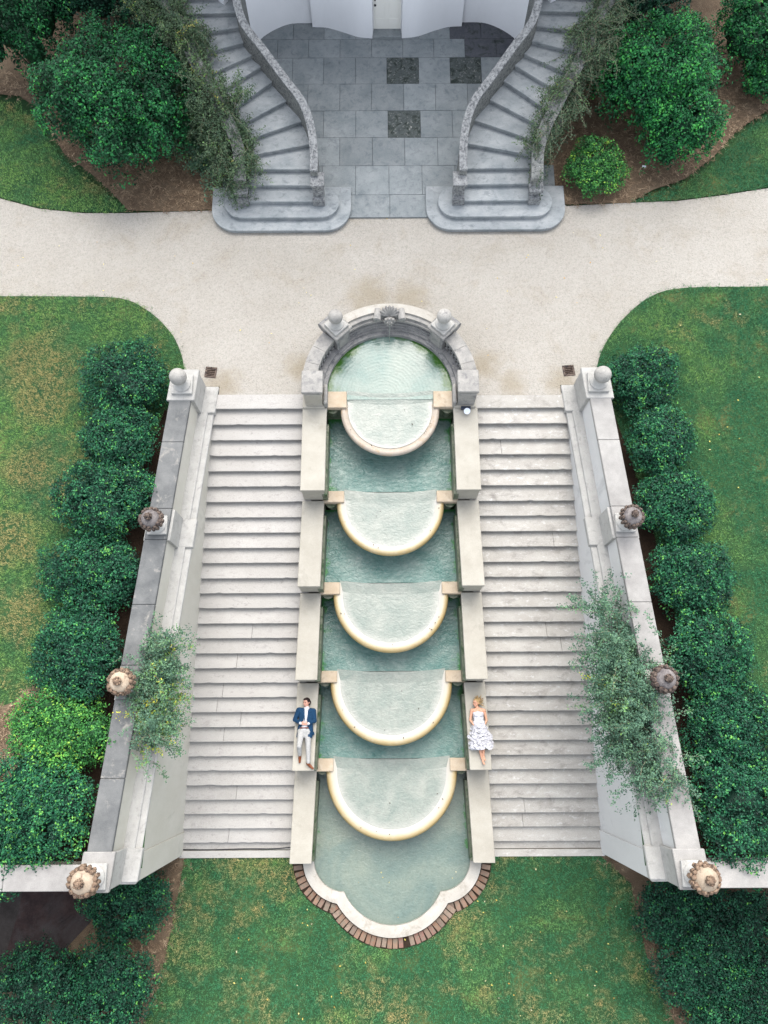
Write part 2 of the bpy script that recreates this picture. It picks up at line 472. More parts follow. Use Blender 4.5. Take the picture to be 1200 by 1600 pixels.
# ------------------------------------------------------------------ leaves and grass
def leaf_mesh(name, P, Nn, size, tint, rng, aspect=.55, cores=None):
    """One small folded leaf (two triangles a side) per point."""
    n = len(P)
    t = rng.normal(size=(n, 3)); t -= (t * Nn).sum(1)[:, None] * Nn
    t /= np.linalg.norm(t, axis=1)[:, None] + 1e-9
    s = np.cross(Nn, t)
    L = size * rng.uniform(.7, 1.3, n)[:, None]
    w = L * aspect * .5
    a = P - t * L * .5; b = P + t * L * .5 - Nn * L * .08
    c = P + s * w + Nn * L * .10; d = P - s * w + Nn * L * .10
    V = np.stack([a, c, b, d], 1).reshape(-1, 3)
    Fq = np.arange(n * 4).reshape(n, 4)
    tt = tint
    ncv = 0
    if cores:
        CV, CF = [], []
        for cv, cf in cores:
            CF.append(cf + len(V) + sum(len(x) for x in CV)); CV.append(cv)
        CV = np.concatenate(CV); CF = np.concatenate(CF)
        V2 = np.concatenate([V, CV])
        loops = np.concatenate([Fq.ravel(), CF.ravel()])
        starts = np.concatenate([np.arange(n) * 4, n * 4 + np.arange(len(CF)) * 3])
        tt = np.concatenate([tint, np.full(len(CF), .2)])  # cores darker than the leaves, as painted inner shade
    else:
        V2, loops, starts = V, Fq.ravel(), np.arange(n) * 4
    me = bpy.data.meshes.new(name)
    me.vertices.add(len(V2)); me.vertices.foreach_set('co', V2.astype(np.float32).ravel())
    me.loops.add(len(loops)); me.loops.foreach_set('vertex_index', loops.astype(np.int32))
    me.polygons.add(len(starts)); me.polygons.foreach_set('loop_start', starts.astype(np.int32))
    me.update(calc_edges=True)
    at_ = me.attributes.new('tint', 'FLOAT', 'FACE'); at_.data.foreach_set('value', np.clip(tt, 0, 1).astype(np.float32))
    return me


def ico(sub=2):
    bm = BM(); bmesh.ops.create_icosphere(bm, subdivisions=sub, radius=1)
    bm.verts.ensure_lookup_table()
    v = np.array([x.co[:] for x in bm.verts]); f = np.array([[q.index for q in x.verts] for x in bm.faces]); bm.free()
    return v, f


ICO = ico(2)


def foliage(name, lobes, n, size, seed, mu=.45, sd=.2, down=-.35):
    """Sprigs of leaves through the outer shell of several lumpy lobes."""
    rng = np.random.default_rng(seed)
    lobes = np.array(lobes, float)
    area = (lobes[:, 3] * lobes[:, 4] + lobes[:, 4] * lobes[:, 5] + lobes[:, 3] * lobes[:, 5])
    ns = int(n / 6 * 1.7)
    idx = rng.choice(len(lobes), ns, p=area / area.sum())
    d = rng.normal(size=(ns, 3)); d[:, 2] = np.where(d[:, 2] < down, -d[:, 2], d[:, 2])
    d /= np.linalg.norm(d, axis=1)[:, None]
    ph = rng.uniform(0, 6.28, (len(lobes), 6)); fr = rng.uniform(3, 6.5, (len(lobes), 3))
    lump = sum(np.sin(fr[idx, k] * d[:, k] + ph[idx, k]) * np.sin(fr[idx, (k + 1) % 3] * d[:, (k + 1) % 3] + ph[idx, k + 3]) for k in range(3))
    rad = 1 + .16 * lump - np.abs(rng.normal(0, .11, ns)) + np.where(rng.random(ns) < .07, rng.uniform(0, .14, ns), 0)
    R = lobes[idx, 3:6]
    C = lobes[idx, :3] + d * R * rad[:, None]
    keep = np.ones(ns, bool)
    for k in range(len(lobes)):
        q = ((C - lobes[k, :3]) / lobes[k, 3:6])
        keep &= ~(((q ** 2).sum(1) < .62) & (idx != k))
    C, d, idx, lump = C[keep], d[keep], idx[keep], lump[keep]
    if len(C) > n // 6: C, d, idx, lump = C[:n // 6], d[:n // 6], idx[:n // 6], lump[:n // 6]
    st = rng.normal(mu, sd, len(C)) + .09 * lump  # leaves darken in the hollows, painting shade between lumps
    k = 6
    P = np.repeat(C, k, 0) + rng.normal(0, size * .75, (len(C) * k, 3))
    D = np.repeat(d, k, 0) * .6 + np.array([0, 0, .55]) + rng.normal(0, .55, (len(C) * k, 3))
    D /= np.linalg.norm(D, axis=1)[:, None]
    tint = np.repeat(st, k) + rng.normal(0, .13, len(P))
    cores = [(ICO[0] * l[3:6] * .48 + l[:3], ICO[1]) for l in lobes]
    return leaf_mesh(name, P, D, size, tint, rng, cores=cores)


def in_poly(x, y, poly):
    c = np.zeros(len(x), bool); j = len(poly) - 1
    for i in range(len(poly)):
        xi, yi = poly[i][:2]; xj, yj = poly[j][:2]
        if yi != yj:
            c ^= ((yi > y) != (yj > y)) & (x < (xj - xi) * (y - yi) / (yj - yi) + xi)
        j = i
    return c


def blades(name, poly, z, dens, h, seed, mat, label, cat, bbox, holes=(), flat=False, edge=0.0, wid=.007):
    rng = np.random.default_rng(seed)
    x0, x1, y0, y1 = bbox
    n = int((x1 - x0) * (y1 - y0) * dens)
    x = rng.uniform(x0, x1, n); y = rng.uniform(y0, y1, n)
    k = in_poly(x + rng.normal(0, edge, n), y + rng.normal(0, edge, n), poly)
    for hp in holes: k &= ~in_poly(x, y, hp)
    x, y = x[k], y[k]; n = len(x)
    m = 5
    X = np.repeat(x, m) + rng.normal(0, .022, n * m); Y = np.repeat(y, m) + rng.normal(0, .022, n * m)
    a = rng.uniform(0, 2 * PI, n * m); H = h * rng.uniform(.5, 1.3, n * m)
    lean = rng.uniform(.2, 1.1, n * m) * H
    if flat:
        lean = H * 1.0; H = rng.uniform(0, .03, n * m)
    B = np.stack([X, Y, np.full(n * m, z)], 1)
    s = np.stack([-np.sin(a), np.cos(a), np.zeros(n * m)], 1) * wid
    t = B + np.stack([np.cos(a) * lean, np.sin(a) * lean, H], 1)
    if flat: B[:, 2] += rng.uniform(0, .02, n * m)
    V = np.stack([B - s, B + s, t], 1).reshape(-1, 3)
    me = bpy.data.meshes.new(name)
    me.vertices.add(len(V)); me.vertices.foreach_set('co', V.astype(np.float32).ravel())
    me.loops.add(len(V)); me.loops.foreach_set('vertex_index', np.arange(len(V), dtype=np.int32))
    me.polygons.add(n * m); me.polygons.foreach_set('loop_start', np.arange(n * m, dtype=np.int32) * 3)
    me.update(calc_edges=True)
    tn = np.repeat(rng.normal(.45, .2, n), m) + rng.normal(0, .15, n * m)
    at_ = me.attributes.new('tint', 'FLOAT', 'FACE'); at_.data.foreach_set('value', np.clip(tn, 0, 1).astype(np.float32))
    return tag(link(name, me, mat), label, cat, None, 'stuff')


# ================================================================== THE LARGE STRUCTURE
R_STEP, T_STEP, Y_NOSE = .149, .398, 8.63
LOW = -4.47


def fx(Y): return 4.86 + .1 * (8.62 - Y)          # inner face of the retaining walls
def co(Y): return 2.33 + .046 * (8.6 - Y)         # rough outer face of the channel cheeks


# ---- ground sheets
BC = (0.0, 9.1)                                    # centre of the round basin
sheet('ground', [(-300, 12), (300, 12), (300, 300), (-300, 300)], -.08, m_lawn)
sheet('ground', [(-300, -2.95), (-5.9, -2.95), (-5.5, 12), (-300, 12)], -.08, m_lawn)
sheet('ground', [(300, -2.95), (300, 12), (5.5, 12), (5.9, -2.95)], -.08, m_lawn)
sheet('ground', [(-300, -300), (300, -300), (300, -2.2), (-300, -2.2)], LOW - .05, m_lawn)

lawnL_edge = smooth_path([(-40, 12.2), (-14, 12.14), (-11.1, 12.14), (-9, 12.12), (-7.64, 12.05), (-6.95, 11.72), (-6.45, 11.3), (-6.02, 10.75), (-5.76, 10.1), (-5.62, 9.3)], 4)
lawnR_edge = smooth_path([(40, 13.0), (14, 12.45), (10.85, 12.33), (8.5, 12.3), (7.5, 12.05), (6.74, 11.45), (6.2, 10.8), (5.83, 10.1), (5.66, 9.3)], 4)
wl = [(-fx(Y) - .5, Y) for Y in (9.2, 5, 1, -2.9)]
wr = [(-x, y) for x, y in wl]
LAWN_L = lawnL_edge + wl + [(-40, -2.9)]
LAWN_R = lawnR_edge + wr + [(40, -2.9)]
path_top = [(-40, 16.5), (-14, 15.45)] + [at(x, y, 0) for x, y in ((0, 310), (60, 326), (130, 333), (200, 333), (334, 329))] + [(-4.9, 15.4), (4.9, 15.4)] + \
           [at(x, y, 0) for x, y in ((885, 322), (980, 317), (1060, 314), (1130, 305), (1200, 294))] + [(14, 16.0), (40, 18)]
basin_back = arc(BC[0], BC[1], 2.22, 0, PI, 24)
gravel_poly = [(p[0], p[1]) for p in lawnL_edge] + [(-5.3, 9.3), (-4.7, 9.3), (-4.7, 9.0), (-2.2, 9.0)] + basin_back[::-1] + [(2.2, 9.0), (4.7, 9.0), (4.7, 9.3), (5.3, 9.3)] + lawnR_edge[::-1] + path_top[::-1]
sheet('gravel_path', gravel_poly, 0, m_gravel)
sheet('lawn', LAWN_L, .012, m_lawn)
sheet('lawn', LAWN_R, .012, m_lawn)
# beds under the hedges
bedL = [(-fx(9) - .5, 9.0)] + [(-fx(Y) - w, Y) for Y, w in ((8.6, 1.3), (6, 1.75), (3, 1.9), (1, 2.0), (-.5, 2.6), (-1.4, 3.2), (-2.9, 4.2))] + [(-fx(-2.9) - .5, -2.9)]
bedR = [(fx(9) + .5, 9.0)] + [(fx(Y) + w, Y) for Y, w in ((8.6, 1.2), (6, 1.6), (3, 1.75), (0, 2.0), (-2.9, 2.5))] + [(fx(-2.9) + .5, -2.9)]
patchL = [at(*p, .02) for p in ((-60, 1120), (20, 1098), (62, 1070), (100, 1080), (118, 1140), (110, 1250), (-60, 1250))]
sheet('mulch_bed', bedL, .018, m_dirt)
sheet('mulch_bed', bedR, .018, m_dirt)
sheet('mulch_bed', patchL, .024, m_mulch)
# the two beds beside the house
mulchTL = [(-40, 17.2)] + [at(*p, .0) for p in ((-40, 140), (0, 148), (30, 150), (62, 172), (80, 205), (100, 240), (130, 262), (165, 290), (200, 329), (262, 331), (340, 327))] + [(-4.5, 15.0), (-3.6, 17), (-4, 26), (-40, 26)]
mulchTR = [(40, 18.5)] + [at(*p, .0) for p in ((1240, 150), (1200, 172), (1150, 205), (1115, 245), (1070, 280), (1020, 297), (984, 317), (880, 320))] + [(4.5, 15.0), (3.6, 17), (4, 26), (40, 26)]
sheet('mulch_bed', mulchTL, .016, m_mulch)
sheet('mulch_bed', mulchTR, .016, m_mulch)
grassTL = [(-40, 17.1)] + [at(*p, .0) for p in ((-40, 142), (0, 160), (30, 163), (58, 188), (78, 222), (100, 252), (128, 272), (165, 300), (200, 332), (130, 332), (60, 325), (0, 309))] + [(-14, 15.45), (-40, 16.5)]
grassTR = [(40, 18.4)] + [at(*p, .0) for p in ((1240, 160), (1200, 178), (1155, 212), (1122, 252), (1072, 285), (1020, 303), (984, 317), (1060, 313), (1130, 304), (1200, 293))] + [(14, 16.0), (40, 18)]
sheet('lawn', grassTL, .020, m_lawn)
sheet('lawn', grassTR, .020, m_lawn)
# lower garden
lowL = [at(*p, LOW) for p in ((290, 1330), (278, 1400), (266, 1460), (252, 1520), (228, 1590), (205, 1640))]
lowR = [at(*p, LOW) for p in ((930, 1330), (985, 1380), (998, 1440), (1012, 1500), (1040, 1560), (1062, 1620))]
LAWN_LOW = lowL + [(-8, -14), (-8, -60), (9, -60), (9, -14)] + lowR[::-1]
sheet('mulch_bed', [(-40, -3.0), (-3.8, -3.0), (-4.2, -7), (-6, -14), (-6, -60), (-40, -60)], LOW - .02, m_mulch)
sheet('mulch_bed', [(40, -3.0), (3.8, -3.0), (4.2, -7), (6, -14), (6, -60), (40, -60)], LOW - .02, m_mulch)
sheet('lawn', LAWN_LOW, LOW, m_lawn)
pat = [at(*p, LOW) for p in ((-200, 1380), (150, 1380), (142, 1440), (105, 1480), (130, 1520), (40, 1540), (-200, 1560))]
sheet('brick_patio', pat, LOW - .006, m_patio)
pat2 = [at(*p, LOW) for p in ((-200, 1380), (38, 1380), (30, 1420), (6, 1500), (0, 1530), (-200, 1560))]
sheet('brick_patio', pat2, LOW - .001, m_patio_grey)

# ---- grass
bricks_out = arc(0, -3.57, 2.12, PI + .35, 2 * PI - .35, 20)
pool_hole = [(-2.85, -3.2)] + arc(-1.36, -3.35, 1.45, PI, PI * 1.42, 8) + arc(0, -3.57, 2.1, PI * 1.28, PI * 1.72, 10) + arc(1.36, -3.35, 1.45, PI * 1.58, 2 * PI, 8) + [(2.85, -3.2)]
blades('grass', LAWN_L, .012, 560, .036, 1, m_grass_left, 'mown lawn with dry golden and painted sunlit patches beside the hedge on the blazer side', 'grass', (-11.8, -5.4, -2.9, 12.2), (bedL[1:-1] + [(-fx(-2.9) - .4, -2.9), (-fx(9) - .4, 9)], patchL), edge=.05)
blades('grass', LAWN_R, .012, 560, .036, 2, m_grass_right, 'deep green mown lawn beside the hedge on the white dress side', 'grass', (5.4, 11.8, -2.9, 12.6), (bedR,), edge=.05)
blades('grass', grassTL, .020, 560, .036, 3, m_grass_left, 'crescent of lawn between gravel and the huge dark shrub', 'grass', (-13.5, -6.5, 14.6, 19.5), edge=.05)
blades('grass', grassTR, .020, 560, .036, 4, m_grass_right, 'curved strip of lawn below the broad shrub beside the house stair', 'grass', (6.5, 13.5, 14.9, 19.5), edge=.05)
blades('grass', LAWN_LOW, LOW, 560, .036, 5, m_grass_low, 'lower lawn around the brick edged end of the cascade', 'grass', (-7.5, 8.0, -8.6, -3.1), (pool_hole,), edge=.03)
# pine straw
blades('pine_straw', patchL, .03, 160, .14, 11, m_straw, 'pale pine straw beside the sunlit hedge shrub', 'mulch', (-12, -7, -3, 2.5), flat=True, edge=.08, wid=.008)
blades('pine_straw', mulchTL, .03, 130, .14, 12, m_straw, 'pine straw mulch under the huge dark shrub', 'mulch', (-13, -4.2, 14.8, 20), (grassTL,), flat=True, edge=.05)
blades('pine_straw', mulchTR, .03, 130, .14, 13, m_straw, 'pine straw mulch round the small bright shrub', 'mulch', (4.2, 13, 14.8, 20.5), (grassTR,), flat=True, edge=.05)
blades('pine_straw', lowL[:1] + lowL + [(-8, -8.6), (-9.5, -8.6), (-6.2, -3.2)], LOW, 130, .14, 14, m_straw, 'strip of pine straw between lower lawn and shrubs by the brick paving', 'mulch', (-9, -4, -8.6, -3.1), flat=True, edge=.12)
blades('pine_straw', lowR[:1] + lowR + [(8.6, -8.6), (9.5, -8.6), (6.2, -3.2)], LOW, 130, .14, 15, m_straw, 'strip of pine straw between lower lawn and the dark shrub bank', 'mulch', (4, 9, -8.6, -3.1), flat=True, edge=.12)


def fallen(name, bbox, z, n, seed, label, poly=None):
    rng = np.random.default_rng(seed)
    P = np.stack([rng.uniform(bbox[0], bbox[1], n), rng.uniform(bbox[2], bbox[3], n), np.full(n, z)], 1)
    if poly: P = P[in_poly(P[:, 0], P[:, 1], poly)]
    Nn = rng.normal(0, .3, (len(P), 3)) + [0, 0, 1]; Nn /= np.linalg.norm(Nn, axis=1)[:, None]
    me = leaf_mesh(name, P, Nn, .055, rng.uniform(0, 1, len(P)), rng)
    tag(link(name, me, m_dry), label, 'leaves', None, 'stuff')


fallen('fallen_leaves', (-4.5, 6.5, -8.2, -3.6), LOW + .05, 90, 21, 'dry leaves scattered over the lower lawn')
fallen('fallen_leaves', (5.6, 11, -2, 12), .06, 40, 22, 'few dry leaves on the deep green lawn', LAWN_R)
fallen('fallen_leaves', (-11, 11, 9.4, 15), .012, 60, 23, 'few dry leaves strewn over the pale gravel', gravel_poly)

# ------------------------------------------------------------------ house and its court
house = empty('house', (0, 21.4, 0), 'white stuccoed house front with curved bay and cream door', 'house')
def hchild(*a, **k):
    o = build(*a, **k); return o
def under(o, p):
    o.parent = p; o.matrix_parent_inverse = Matrix.Translation(-Vector(p.location)); return o
def wall_strip(path, t, z0, z1):
    bm = BM()
    P = [Vector((p[0], p[1], 0)) for p in path]
    fr, bk = [], []
    for i, p in enumerate(P):
        d = (P[min(i + 1, len(P) - 1)] - P[max(i - 1, 0)]).normalized()
        nrm = Vector((-d.y, d.x, 0))
        fr.append(p); bk.append(p + nrm * t)
    poly = [(p.x, p.y) for p in fr] + [(p.x, p.y) for p in bk[::-1]]
    n = len(fr)
    V = {k: [bm.verts.new((q.x, q.y, z)) for q in L] for k, L, z in (('fb', fr, z0), ('ft', fr, z1), ('bb', bk, z0), ('bt', bk, z1))}
    for i in range(n - 1):
        bm.faces.new((V['fb'][i], V['fb'][i + 1], V['ft'][i + 1], V['ft'][i]))
        bm.faces.new((V['bb'][i + 1], V['bb'][i], V['bt'][i], V['bt'][i + 1]))
        bm.faces.new((V['ft'][i], V['ft'][i + 1], V['bt'][i + 1], V['bt'][i]))
    for i in (0, n - 1):
        bm.faces.new((V['fb'][i], V['ft'][i], V['bt'][i], V['bb'][i]))
    return bm
bayL = smooth_path([(-2.37, 21.70), (-1.95, 21.67), (-1.52, 21.53), (-.95, 21.30), (-.46, 21.23)], 5)
nicheL = smooth_path([(-4.7, 20.3), (-4.3, 20.85), (-3.9, 21.33), (-3.46, 21.66), (-3.0, 21.84), (-2.37, 21.86)], 5)
under(build('wall', wall_strip(bayL, .35, -.1, 7.5), m_house, smooth=True), house)
under(build('wall', wall_strip([(-x, y) for x, y in bayL][::-1], .35, -.1, 7.5), m_house, smooth=True), house)
under(build('wall', wall_strip(nicheL, .35, -.1, 7.5), m_house, smooth=True), house)
under(build('wall', wall_strip([(-x, y) for x, y in nicheL][::-1], .35, -.1, 7.5), m_house, smooth=True), house)
bm = BM(); box(bm, -11, 11, 24.6, 34, 0, 13.5); under(build('main_block', bm, m_house), house)
bm = BM(); prism(bm, [(-11.6, 24.0), (11.6, 24.0), (11.6, 34.6), (-11.6, 34.6)], 13.5, 13.9); under(build('cornice', bm, m_house), house)
bm = BM(); box(bm, -.46, .46, 21.3, 21.6, 2.2, 7.5); under(build('wall', bm, m_house), house)
door = under(hchild('door', box(BM(), -.45, .43, 21.50, 21.56, .16, 2.2), m_white), house)
for x in (-.22, .2):
    for z0, z1 in ((.28, .55), (.65, 1.3), (1.4, 2.05)):
        p = build('panel', box(BM(), x - .15, x + .15, 21.485, 21.5, z0, z1), m_white, bevel=.006)
        p.parent = door
p = build('handle', blob(BM(), (-.37, 21.46, 1.03), (.035, .035, .035)), m_black, smooth=True); p.parent = door
p = build('lock', blob(BM(), (-.37, 21.48, 1.18), (.025, .02, .025)), m_black, smooth=True); p.parent = door
under(build('sill', box(BM(), -.46, .45, 21.18, 21.52, .03, .16), m_flag, bevel=.01), house)

court = empty('paved_court', (0, 18, 0), 'grey flagstone court enclosed by the curved stairs before the house', 'court', None, 'structure')
bm = BM(); box(bm, -4.6, 4.6, 14.72, 22.2, -.1, .03); under(build('bed_mortar', bm, m_flag_dark), court)
rows = [14.66, 15.44, 16.46, 17.47, 18.46, 19.47, 20.48, 21.2, 22.2]
rng = random.Random(4)
moss = [(.49, 20.03), (2.45, 20.09), (.49, 18.01)]
for i in range(len(rows) - 1):
    x = -4.6 + (.5 if i % 2 else 0) + (0 if i else 0)
    off = [0.02, .05, .545, .05, .545, .05, .545, .05][i]
    x = -4.98 + off
    while x < 4.4:
        w = .985 + rng.uniform(-.012, .012)
        if i == 0: w = 1.25
        x0, x1 = x + .004, x + w - .004
        if x1 > -4.5 and x0 < 4.5 and not (rows[i] > 21.1 and abs((x0 + x1) / 2) < 0):
            cx, cy = (x0 + x1) / 2, (rows[i] + rows[i + 1]) / 2
            mt = m_flag
            if any(abs(cx - a) < .5 and abs(cy - b) < .5 for a, b in moss): mt = m_flag_moss
            elif cx > 2.4 and cy > 20.4: mt = m_flag_dark
            zt = .055 + rng.uniform(-.004, .004)
            o = under(build('flagstone', box(BM(), x0, x1, rows[i] + .004, rows[i + 1] - .004, 0, zt), mt, bevel=.006), court)
            if mt is m_flag_moss: o['label'] = 'dark moss stained flagstone'
        x += w

# ------------------------------------------------------------------ curved house stairs
STEPS = {3: ((-4.07, 14.96), (-2.23, 14.95)), 4: ((-4.04, 15.40), (-2.23, 15.38)), 5: ((-4.04, 15.82), (-2.23, 15.81)), 6: ((-4.12, 16.14), (-2.33, 16.54)),
         7: ((-4.26, 16.50), (-2.58, 17.2)), 8: ((-4.45, 16.84), (-3.02, 17.78)), 9: ((-4.66, 17.22), (-3.42, 18.30)), 10: ((-4.95, 17.75), (-3.74, 18.70)),
         11: ((-5.25, 18.25), (-4.0, 18.96)), 12: ((-5.5, 18.85), (-4.2, 19.29)), 13: ((-5.8, 19.43), (-4.33, 19.67)), 14: ((-6.1, 20.0), (-4.38, 20.06)),
         15: ((-6.2, 20.41), (-4.40, 20.43)), 16: ((-6.22, 20.82), (-4.42, 20.83)), 17: ((-6.23, 21.23), (-4.44, 21.23)), 18: ((-6.24, 21.64), (-4.46, 21.64))}


def stadium(x0, x1, y0, y1, n=12):
    r = (y1 - y0) / 2; cy = (y0 + y1) / 2
    return arc(x1 - r, cy, r, -PI / 2, PI / 2, n) + arc(x0 + r, cy, r, PI / 2, PI * 1.5, n)


def rounded_front(x0, x1, y0, y1, r, n=10):
    return [(x1, y1)] + [(x0, y1)] + arc(x0 + r, y0 + r, r, PI, PI * 1.5, n) + arc(x1 - r, y0 + r, r, PI * 1.5, 2 * PI, n)


def sweep(pts, width, zb, zt, grow=0.0, ridge=0.0, zbot=None):
    """Wall that follows pts (x, y, z): cross-section from z*zb.. to z+zt; optional ridge down the middle."""
    bm = BM(); prev = None
    P = [Vector(p) for p in pts]
    for i, p in enumerate(P):
        d = P[min(i + 1, len(P) - 1)] - P[max(i - 1, 0)]; d.z = 0; d.normalize()
        n = Vector((-d.y, d.x, 0)); w = width / 2 + grow
        lo = zbot if zbot is not None else p.z + zb
        sec = [p + n * w, p - n * w]
        ring = [bm.verts.new((sec[0].x, sec[0].y, lo)), bm.verts.new((sec[1].x, sec[1].y, lo)), bm.verts.new((sec[1].x, sec[1].y, p.z + zt)),
                bm.verts.new((p.x, p.y, p.z + zt + ridge)), bm.verts.new((sec[0].x, sec[0].y, p.z + zt))]
        if prev:
            for k in range(5): bm.faces.new((prev[k], prev[(k + 1) % 5], ring[(k + 1) % 5], ring[k]))
        else: bm.faces.new(ring)
        prev = ring
    bm.faces.new(prev[::-1])
    return bm


def house_stair(sg, label, wl_label):
    st = empty('curved_staircase', (sg * 3.15, 14.6, 0), label, 'staircase', 'curved stairs of the house')
    X = lambda p: (-sg * p[0], p[1])
    def add(name, bm, mt, **k): return under(build(name, bm, mt, **k), st)
    # two rounded platform steps
    for x0, x1, y0, y1, r, z in ((-5.15, -1.13, 14.19, 15.65, .71, .15), (-4.75, -1.47, 14.52, 15.5, 0, .30)):
        shp = (lambda e: rounded_front(x0 - e, x1 + e, y0 - e, y1, r + e)) if r else (lambda e: stadium(x0 - e, x1 + e, y0 - e, y1 + e))
        bm = BM(); prism(bm, [X(p) for p in shp(0)], 0, z - .06); add('riser', bm, m_house_step)
        bm = BM(); prism(bm, [X(p) for p in shp(.03)], z - .06, z); add('step', bm, m_house_step, bevel=.012)
    ks = sorted(STEPS)
    for k in ks[:-1]:
        z = .15 * k
        (o, i), (o2, i2) = STEPS[k], STEPS[k + 1]
        dx = Vector((i[0] - o[0], i[1] - o[1])).normalized(); nrm = Vector((dx.y, -dx.x)) * .035
        oo, ii = Vector(o) - dx * .15, Vector(i) + dx * .12
        oo2, ii2 = Vector(o2) - dx * .15, Vector(i2) + dx * .12
        up = Vector((-nrm.x, -nrm.y)) * 1.2
        bm = BM(); prism(bm, [X(oo), X(ii), X(ii2 + up), X(oo2 + up)], 0, z - .055); add('riser', bm, m_house_step)
        bm = BM(); prism(bm, [X(oo + nrm), X(ii + nrm), X(ii2 + up), X(oo2 + up)], z - .055, z + rng.uniform(-.003, .003)); add('step', bm, m_house_step, bevel=.010)
    # landing at the head
    bm = BM(); prism(bm, [X(p) for p in ((-6.6, 21.64), (-4.3, 21.64), (-4.3, 24.6), (-6.6, 24.6))], 0, 2.7); add('landing', bm, m_house_step)
    # inner parapet
    inner = [(-2.10, 15.25, .62)] + [(STEPS[k][1][0] + .13, STEPS[k][1][1] + (.0 if k < 6 else .06 if k < 12 else .0), .15 * k) for k in range(5, 19)]
    inner = smooth_path(inner, 4)
    pts = [(-sg * a, b, c) for a, b, c in inner]
    add('parapet', sweep(pts, .19, 0, .66, zbot=0), m_parapet, smooth=True)
    add('coping', sweep(pts, .22, .66, .71, ridge=.03), m_coping, smooth=True)
    outer = [(-4.2, 15.1, .5)] + [(STEPS[k][0][0] - .17, STEPS[k][0][1] - .03, .15 * k) for k in range(5, 19)]
    pts2 = smooth_path([(-sg * a, b, c) for a, b, c in outer], 4)
    add('parapet', sweep(pts2, .22, 0, .52, zbot=0), m_parapet, smooth=True)
    add('coping', sweep(pts2, .34, .52, .62, ridge=.03), m_parapet, smooth=True)
    # newels at the foot
    for cx, hh, nm in ((-2.02, 1.02, 'newel'), (-4.22, .75, 'newel')):
        bm = BM(); box(bm, *sorted((-sg * (cx - .15), -sg * (cx + .15))), 14.98, 15.36, .3, hh); add(nm, bm, m_coping, bevel=.012)
        bm = BM(); box(bm, *sorted((-sg * (cx - .2), -sg * (cx + .2))), 14.92, 15.4, hh, hh + .09); add('newel_cap', bm, m_coping, bevel=.015)
        bm = BM(); box(bm, *sorted((-sg * (cx - .17), -sg * (cx + .17))), 14.86, 14.98, .3, .58); add('newel_foot', bm, m_coping, bevel=.012)
    return pts2


vineL_pts = house_stair(-1, 'curved grey stone stair beside the huge dark shrub', '')
vineR_pts = house_stair(1, 'curved grey stone stair beside the small bright shrub', '')

# ------------------------------------------------------------------ retaining walls with parapets
def retaining_wall(sg, label, mface, mcap):
    w = empty('retaining_wall', (sg * 5.4, 3, LOW), label, 'wall', 'retaining walls beside the stairs')
    def add(name, bm, mt, **k): return under(build(name, bm, mt, **k), w)
    def poly(a, b, y0, y1, n=1):
        L = [(sg * (fx(y0 + (y1 - y0) * i / n) + a), y0 + (y1 - y0) * i / n) for i in range(n + 1)]
        Rr = [(sg * (fx(y0 + (y1 - y0) * i / n) + b), y0 + (y1 - y0) * i / n) for i in range(n + 1)]
        return L + Rr[::-1]
    YT, YB = 9.25, -3.26
    bm = BM(); prism(bm, poly(0, .92, YT, -2.62), LOW - .3, -.14); add('wall_face', bm, mface)
    bm = BM(); prism(bm, poly(-.03, .95, -2.62, YB), LOW - .3, -.14); add('corner_pier', bm, mface, bevel=.01)
    # string course: rounded moulding below, flat wash above, a raised fillet
    bm = BM(); prism(bm, poly(-.05, .92, YT - .05, YB - .03), -.14, -.02); add('string_course', bm, m_mould, bevel=.025)
    bm = BM(); prism(bm, poly(.10, .92, YT - .02, YB + .02), -.02, .05); add('upper_moulding', bm, m_mould, bevel=.02)
    # parapet and its cap stones
    bm = BM(); prism(bm, poly(.36, .86, YT, YB + .3), .05, .88); add('parapet', bm, mface)
    fin = [8.9, 5.12, 1.25, -2.92]
    ys = [8.48, 7.3, 5.52, 4.72, 3.1, 1.65, .85, -.9, -2.48]
    for a, b in zip(ys, ys[1:]):
        bm = BM(); prism(bm, poly(.335, .885, a - .004, b + .004), .88, 1.0); add('cap_stone', bm, mcap, bevel=.012)
    for k, fy in enumerate(fin):
        y0, y1 = (fy + .4, fy - .4) if 0 < k < 3 else ((YT + .05, 8.48) if k == 0 else (-2.48, YB))
        bm = BM(); prism(bm, poly(.27, .93, y0, y1), .05, .9); add('pier', bm, m_mould, bevel=.01)
        if k in (0, 3):
            bm = BM(); prism(bm, poly(.24, .96, y0 + .03, y1 - .03), .9, 1.02); add('pier_cap', bm, m_capgrey if k else m_mould, bevel=.015)
        bm = BM(); prism(bm, poly(-.09, .3, y0 - .02, y1 + .02), -.145, .055); add('moulding_break', bm, m_mould, bevel=.02)
    # the return wall along the lower garden
    x0, x1 = sorted((sg * (fx(-2.9) + .90), sg * 40))
    bm = BM(); box(bm, x0, x1, -3.2, -2.78, LOW - .3, .88); add('return_wall', bm, mface)
    xs = [fx(-2.9) + .94 + i * 1.7 for i in range(4)] + [40]
    for a, b in zip(xs, xs[1:]):
        bm = BM(); box(bm, *sorted((sg * (a + .004), sg * (b - .004))), -3.26, -2.72, .88, 1.0); add('cap_stone', bm, m_capgrey, bevel=.012)
    return w


retaining_wall(-1, 'high stuccoed wall with dark lichened cap beside the stair on the blazer side', m_face, m_capdark)
retaining_wall(1, 'high pale wall with grey cap beside the stair on the white dress side', m_faceR, m_capgrey)

